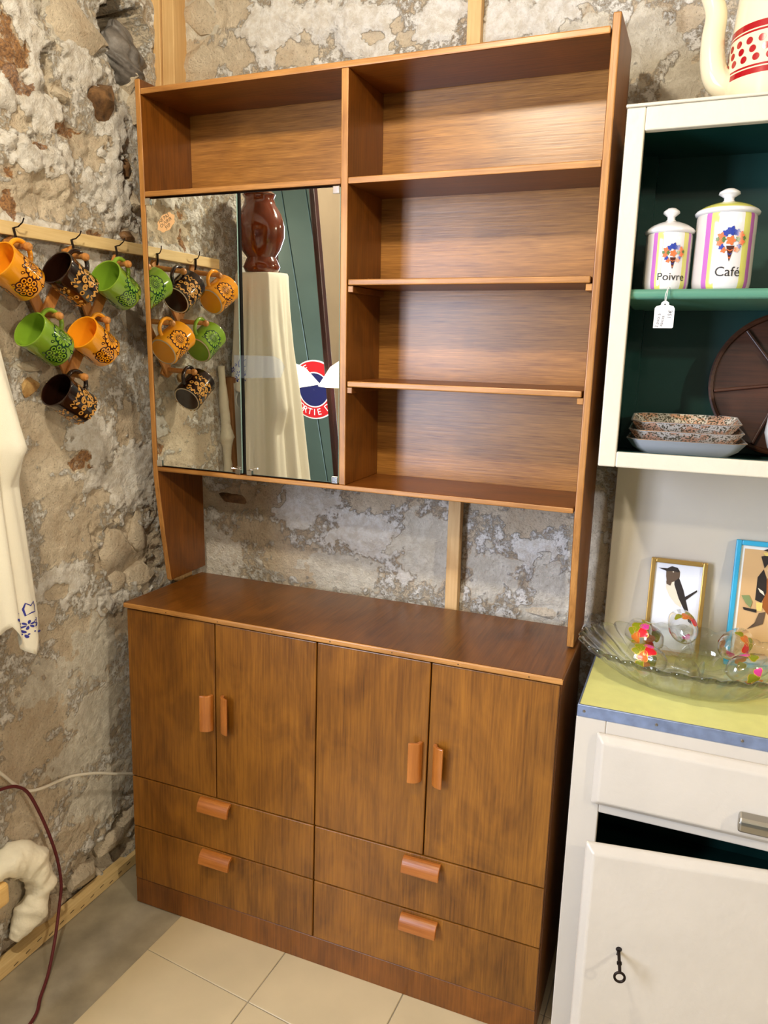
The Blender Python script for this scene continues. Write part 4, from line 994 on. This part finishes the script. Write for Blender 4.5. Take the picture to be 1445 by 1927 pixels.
picture('blue_picture', 'sky blue framed picture of a perched brown bird on tan paper', (1.540, .307, .9255), W_, H_, .012, M_bluef, M_bg2, [
    (6, T([(.55,.62),(.66,.72),(.78,.70),(.84,.52),(.80,.36),(.68,.30),(.56,.38)])),
    (1, T([(.44,.66),(.52,.74),(.58,.66),(.60,.52),(.54,.42),(.44,.44)])), (3, T([(.46,.56),(.55,.53),(.58,.49),(.50,.52)])),
    (3, T([(.58,.74),(.68,.76),(.70,.70),(.60,.68)])), (6, T([(.55,.86),(.66,.90),(.76,.84),(.74,.74),(.60,.74)])),
    (1, T([(.46,.86),(.56,.88),(.58,.80),(.53,.75)])), (5, T([(.48,.90),(.62,.90),(.66,.87),(.52,.87)])), (1, T([(.48,.92),(.62,.955),(.74,.92),(.66,.90)])),
    (5, T([(.46,.42),(.56,.42),(.56,.34),(.48,.34)])), (2, T([(.52,.32),(.62,.34),(.60,.22),(.36,.15),(.46,.20)])),
    (1, T([(.26,.36),(.48,.35),(.48,.32),(.28,.335)])), (4, T([(.22,.47),(.34,.48),(.40,.42),(.38,.36),(.30,.40)]))], mount=.008)

# ---- crystal bowl with painted glasses
M_crys = thin_glass('crystal', (.985,.995,.985,1), .5, .02, .95, 2.3); M_goblet = thin_glass('goblet_glass', (.985,.99,.985,1), .0, .02, .9, 2.6)
BC = (1.466, .135, .9245)
bw = tag(empty('crystal_bowl', BC), 'large oval cut crystal bowl on the yellow worktop', 'bowl')
nA = 240; vv = []; ff = []
lev = [(.30,.004),(.46,.003),(.52,.006),(.62,.014),(.74,.030),(.85,.050),(.94,.068),(1.0,.080)]
for s_, z in lev:
    for k in range(nA):
        a = 2*PI*k/nA
        rib = 1 + (.075*abs(math.sin(18*a)) + .02*math.sin(54*a+z*160))*max(0, s_-.45)
        sc = 1 + (.018*abs(math.cos(15*a)) if s_ > .9 else 0)
        vv.append((.237*s_*rib*sc*math.cos(a), .160*s_*rib*sc*math.sin(a), z + (.006*abs(math.cos(15*a)) if s_ > .97 else 0)))
for i in range(len(lev)-1):
    for k in range(nA):
        k2 = (k+1) % nA; ff.append((i*nA+k, i*nA+k2, (i+1)*nA+k2, (i+1)*nA+k))
ff.append(tuple(range(nA))[::-1])
m = MB(); m.add(vv, ff); bo = m.build('bowl_body', M_crys, bw, smooth=True, angle=35)
so = bo.modifiers.new('solid', 'SOLIDIFY'); so.thickness = .004; so.offset = 1
P_red = plain('glass_paint_red', srgb(206,30,44), .25); P_pink = plain('glass_paint_pink', srgb(212,60,150), .25); P_or = plain('glass_paint_orange', srgb(204,110,40), .25)
P_gn = plain('glass_paint_green', srgb(130,134,24), .25); P_gold = plain('gold_line', srgb(232,186,80), .3, metal=.6)
GP = [(r_, z) for r_, z in ((.0008,.0585),(.010,.062),(.019,.070),(.0245,.082),(.0265,.098),(.0255,.116),(.0235,.130))]
def gob_r(z):
    for (ra, za), (rb, zb) in zip(GP[:-1], GP[1:]):
        if za <= z <= zb: return ra+(rb-ra)*(z-za)/(zb-za)
    return GP[-1][0]
def make_goblet():
    root = empty('painted_goblet')
    m = MB(); m.lathe([(0,0),(.026,.0),(.027,.001),(.020,.003),(.006,.006),(.0036,.012),(.0034,.040),(.0050,.050),(.0034,.056),(.006,.0595)]+GP[1:]+[(.0228,.130)]+[(r_-.0009, z) for r_, z in GP[:0:-1]]+[(0,.061)], 40)
    m.build('goblet_body', M_goblet, root, smooth=True, angle=50)
    p = MB(); rg = random.Random(5)
    def wr(vv, ff, mi, lay):
        out = []
        for a, z in vv:
            rr = gob_r(z)+.0004+.0002*lay; out.append((rr*math.cos(a), rr*math.sin(a), z))
        p.add(out, ff, mi)
    for (a, z, rr, mi) in ((0,.090,.011,0),(.55,.096,.009,1),(-.55,.098,.010,2),(.2,.108,.010,3),(-.25,.112,.008,3),(1.0,.104,.009,3),(2.6,.095,.011,3),(3.1,.105,.010,2),(3.6,.094,.010,0),(-1.1,.100,.008,3),(2.1,.104,.008,1)):
        pl_ = [(a+rr*(1+.2*math.sin(3*t_+mi))*math.cos(t_)/.026, z+rr*(1+.2*math.sin(3*t_+mi))*math.sin(t_)) for t_ in [2*PI*k/18 for k in range(18)]]
        wr(*ring_fill(pl_, 3), mi, 0)
        wr(*strip([(q[0], q[1]) for q in pl_]+[pl_[0]], [.0011]*19), 4, 1)
    p.build('painted_fruit', [P_red, P_pink, P_or, P_gn, P_gold], root, smooth=True)
    return root
proto = make_goblet()
GB = [((1.482,.075,.976), (-1,.30,.06), 1.0, 'painted goblet lying in the bowl with its mouth towards the wooden wall unit'),
      ((1.450,.090,.997), (-.72,.62,.16), .6, 'painted goblet lying in the bowl with a red fruit facing the gilt picture'),
      ((1.468,.105,1.006), (-.22,.92,.22), 2.2, 'painted goblet lying in the middle of the bowl, mouth towards the gilt picture'),
      ((1.500,.100,.996), (.42,.85,.14), 3.0, 'painted goblet lying in the bowl between gilt and blue pictures'),
      ((1.470,.070,.976), (.92,.42,.14), .9, 'painted goblet lying in the bowl with its mouth towards the blue picture')]
for i, (loc, dr_, spin, lab) in enumerate(GB):
    gb = proto if i == 0 else copy_tree(proto)
    q = Vector(dr_).normalized().to_track_quat('Z', 'Y')
    gb.rotation_mode = 'QUATERNION'; gb.rotation_quaternion = q @ Euler((0, 0, spin)).to_quaternion(); gb.location = (loc[0], loc[1], loc[2]-.004); gb.scale = (1.2,)*3
    tag(gb, lab, 'goblet', 'painted goblets in the crystal bowl')
# ================================================================== DRAPED STAND BESIDE THE WALL
SX, SY, SZ = -.035, -.490, 1.868
stn = tag(empty('plant_stand', (SX, SY, 0)), 'tall narrow wooden stand hidden under the white tablecloth', 'stand')
m = MB(); m.box(-.062,.062,-.062,.062, SZ-.02, SZ-.001); m.build('stand_top', M_pine, stn, bevel=.003)
MB().tube([(-.03,-.03,.02),(-.03,-.03,SZ-.02)], .016, 16).build('pole', M_pine, stn, smooth=True)
MB().box(-.07,.01,-.07,.01,0,.02).build('foot', M_pine, stn, bevel=.003)
M_cloth = plain('white_cotton', srgb(240,236,220), .9, bump=.25, bscale=900, spec=.2); M_emb = plain('blue_embroidery', srgb(46,52,150), .8)
def hem(a):      # a in degrees
    a = (a+180) % 360 - 180
    pts = [(-180,1.20),(-120,1.05),(-60,1.0),(-10,1.02),(6,1.035),(16,.99),(34,.945),(46,1.02),(60,1.06),(84,1.08),(96,1.34),(106,1.46),(140,1.50),(160,1.46),(180,1.20)]
    for (a0, z0_), (a1, z1_) in zip(pts[:-1], pts[1:]):
        if a0 <= a <= a1: return z0_+(z1_-z0_)*(a-a0)/(a1-a0)
    return 1.0
def cloth_r(a, z):   # a in radians
    t_ = max(0, (SZ-z))
    q = max(abs(math.cos(a)), abs(math.sin(a)))
    base = .072/(q**.75)
    k = min(1, t_/.25)
    fold = (.010*math.sin(9*a+.6) + .006*math.sin(17*a+2+z*2))*min(1, t_/.5)
    ad = (math.degrees(a)+180) % 360 - 180
    fl_ = 0
    zr = (1.72-z)/(1.72-1.41) if z > 1.41 else max(0, (z-1.33)/(.08))
    if 1.33 < z < 1.72: fl_ = .046*zr*math.exp(-((ad-34)/15)**2)
    spread = .088*t_
    if 84 < ad < 190: spread += .014*t_/.4
    lim = base*(1-.14*k) + fold + spread + fl_
    return lim
def cl_pt(a, z, off=0):
    rr = cloth_r(a, z)+off
    x = SX + rr*math.cos(a)
    return (max(x, XL+.022), SY + rr*math.sin(a), z)
nA, nZ = 180, 70; vv = []; ff = []
vv.append((SX, SY, SZ+.003))
for k in range(nA):
    a = 2*PI*k/nA; q = max(abs(math.cos(a)), abs(math.sin(a))); vv.append((SX+.068/(q**.8)*math.cos(a), SY+.068/(q**.8)*math.sin(a), SZ+.003))
for i in range(nZ+1):
    for k in range(nA):
        a = 2*PI*k/nA; z0_ = hem(math.degrees(a)); z = SZ-.004 + (z0_-SZ+.004)*(i/nZ)
        vv.append(cl_pt(a, z))
for k in range(nA):
    ff.append((0, 1+k, 1+(k+1) % nA))
    for i in range(nZ+1):
        a_ = 1+i*nA; b_ = 1+(i+1)*nA
        ff.append((a_+k, b_+k, b_+(k+1) % nA, a_+(k+1) % nA))
tc_ = tag(empty('tablecloth', (SX, SY, SZ)), 'white cotton tablecloth with blue embroidered corners draped over the tall stand', 'tablecloth')
co = MB().add(vv, ff).xf(Matrix.Translation((-SX,-SY,-SZ))).build('cloth', M_cloth, tc_, smooth=True, angle=180)
sol = co.modifiers.new('solid', 'SOLIDIFY'); sol.thickness = .0016; sol.offset = 0
p = None
def emb(vv2, ff2, ca, cz, flip=1):
    out = []
    for s_, t_ in vv2:
        z = cz+t_; r0 = cloth_r(ca, cz); a = ca + flip*s_/r0
        out.append(cl_pt(a, z, .0022))
    p.add(out, ff2)
for (ca, cz, fl_) in ((R(24), 1.03, 1), (R(122), 1.545, -1)):
    p = MB()
    bx_ = [(.012,.026),(.016,.038),(.024,.030),(.034,.036),(.036,.024),(.034,.012),(.024,.014),(.014,.010),(.012,.026)]
    emb(*strip(bx_, .003), ca, cz, fl_)
    for (px, py) in ((-.014,.0),(.016,-.012)):
        for k in range(6):
            emb(*ring_fill(petal(px, py, .002, .011, .0042, k*PI/3+.3, 10), 1), ca, cz, fl_)
    for (px, py, l, an) in ((.004,-.020,.012,-.8),(.026,-.020,.012,.5),(.030,-.034,.014,-.3),(.010,-.032,.010,-1.2),(-.024,.012,.010,2.2),(.0,.012,.010,1.0)):
        emb(*ring_fill(petal(px, py, 0, l, .005, an, 10), 1), ca, cz, fl_)
    emb(*strip(spiral(.030,-.008,.001,.007,0,1.2,14), .002), ca, cz, fl_); emb(*strip(spiral(-.004,.016,.001,.006,1,1.2,14), .002), ca, cz, fl_)
    for k in range(5): emb(*ring_fill(circ(-.012+.009*k, -.030-.003*(k % 2), .0018, 8), 1), ca, cz, fl_)
    p.xf(Matrix.Translation((-SX,-SY,-SZ))).build('embroidery', M_emb, tc_)
# plain glazed brown pot on the stand
vz = tag(empty('brown_pot', (SX, SY, SZ+.003)), 'plain glossy brown glazed pot standing on the draped stand', 'pot')
MB().lathe([(0,.002),(.050,.0),(.058,.006),(.064,.02),(.056,.04),(.050,.052),(.066,.075),(.082,.115),(.084,.15),(.074,.19),(.056,.22),(.050,.24),(.055,.25),(.050,.25),(.044,.235),(.05,.21),(0,.05)], 48).build('pot_body', plain('brown_amber_glaze', srgb(112,44,14), .1, coat=.8, var=.4, vscale=12), vz, smooth=True, angle=60)
MB().lathe([(0.054,.2495),(.057,.254),(.045,.264),(.018,.270),(0,.271)], 40).build('pot_lid', plain('brown_amber_lid', srgb(96,36,12), .12, coat=.8), vz, smooth=True, angle=60)

# ================================================================== LEANING MIRROR, SIGN, LAMPS (seen in the mirror doors)
M_mah = plain('dark_mahogany', srgb(58,22,20), .35, coat=.3, var=.2)
lean = math.atan(.078)
lm = tag(empty('leaning_mirror', (.055, -.845, 0), (0, -lean, 0)), 'tall dark mahogany framed mirror leaning against the wall', 'mirror')
w2, hh, fw = .195, 2.30, .035
m = MB(); m.box(-.02,.012,-w2,-w2+fw,0,hh); m.box(-.02,.012,w2-fw,w2,0,hh); m.box(-.02,.012,-w2+fw,w2-fw,0,fw); m.box(-.02,.012,-w2+fw,w2-fw,hh-fw,hh)
m.build('mirror_frame', M_mah, lm, bevel=.004)
MB().box(-.012,.0,-w2+fw,w2-fw,fw,hh-fw).build('mirror_plate', M_mirror, lm)
sg = tag(empty('enamel_sign', (1.285, YR+.022, 1.385)), 'round enamel sign with a red ring and navy centre on green boards', 'sign')
S_red, S_navy, S_wt = plain('sign_red', srgb(190,30,36), .25, coat=.4), plain('sign_navy', srgb(30,34,80), .25, coat=.4), plain('sign_white', srgb(236,226,214), .3)
rs = .225
def disc(r0, r1, y, n=64):
    mb = MB(); vv = []; ff = []
    for k in range(n):
        a = 2*PI*k/n; vv += [(r0*math.cos(a), y, r0*math.sin(a)), (r1*math.cos(a), y, r1*math.sin(a))]
    for k in range(n):
        j = (k+1) % n; ff.append((2*k+1, 2*k, 2*j, 2*j+1))
    return mb.add(vv, ff)
m = MB(); m.lathe([(0,0),(rs,0),(rs,.004),(rs-.01,.007),(0,.009)], 64).xf(Matrix.Rotation(R(-90), 4, 'X')).build('plate', S_wt, sg, smooth=True)
disc(rs*.60, rs*.955, .0092).build('ring', S_red, sg); disc(.001, rs*.56, .0092).build('disc', S_navy, sg)
def arc_text(word, ang0, dang, rad, size, inward):
    for i, chr_ in enumerate(word):
        if chr_ == ' ': continue
        vv, ff = text_mesh(chr_, size); a = R(ang0 + dang*i)
        rot = a-PI/2 if not inward else a+PI/2
        out = []
        for x, y, z in vv:
            X = rad*math.cos(a) + x*math.cos(rot)-y*math.sin(rot); Z = rad*math.sin(a) + x*math.sin(rot)+y*math.cos(rot)
            out.append((-X, .0096, Z))
        MB().add(out, ff).build('letter', S_wt, sg)
arc_text('SORTIE D', 205, 14, rs*.77, .070, True); arc_text('E DE', 150, -15, rs*.77, .070, False)

def pendant(name, label, loc, drop, power, col, r=.11, red=False, shade_mat=None):
    root = tag(empty(name, loc), label, 'lamp', None)
    sm = shade_mat or M_pvc
    MB().lathe([(.02,.10),(.03,.095),(.06,.075),(r,.0),(r-.003,.0),(.057,.072),(.02,.092)], 40).build('lamp_shade', sm, root, smooth=True)
    MB().tube([(0,0,.09), (0,0,drop)], .003, 8).build('cord', plain(name+'_cord', srgb(140,30,36) if red else srgb(60,50,44), .6), root)
    MB().lathe([(0,.0),(.018,.006),(.028,.026),(.022,.05),(.013,.07),(.012,.088),(0,.09)], 24).build('bulb', plain(name+'_bulb', (1,1,1,1), .4, emit=(1,.84,.6,1), estr=12), root, smooth=True)
    if not power: return root
    l_ = bpy.data.lights.new(name+'_light', 'POINT'); l_.energy = power; l_.color = col; l_.shadow_soft_size = .05
    lo_ = bpy.data.objects.new(name+'_light', l_); COL.objects.link(lo_); lo_.parent = root; lo_.location = (0, 0, -.06)
    return root
WARM = (1.0, .88, .68)
pendant('pendant_lamp', 'pendant lamp hanging from the ceiling in front of the wall unit', (.72, -1.18, 2.72), ZC-2.72, LAMP_KEY, WARM)
pendant('shop_pendant', 'pendant lamp hanging from the ceiling at the far right of the shop', (4.0, -1.95, 2.60), ZC-2.60, LAMP_SIDE, WARM)
pendant('aisle_pendant', 'pendant lamp hanging from the ceiling behind the photographer', (1.9, -2.75, 2.66), ZC-2.66, LAMP_BACK, WARM)
M_glow = plain('opal_shade', srgb(255,246,226), .5, emit=(1,.93,.8,1), estr=1.6)
pendant('opal_lamp', 'small lit lamp with an opal shade on a red cord beside the leaning mirror', (.062, -.93, 1.452), ZC-1.452, 0, WARM, .11, True, M_glow)
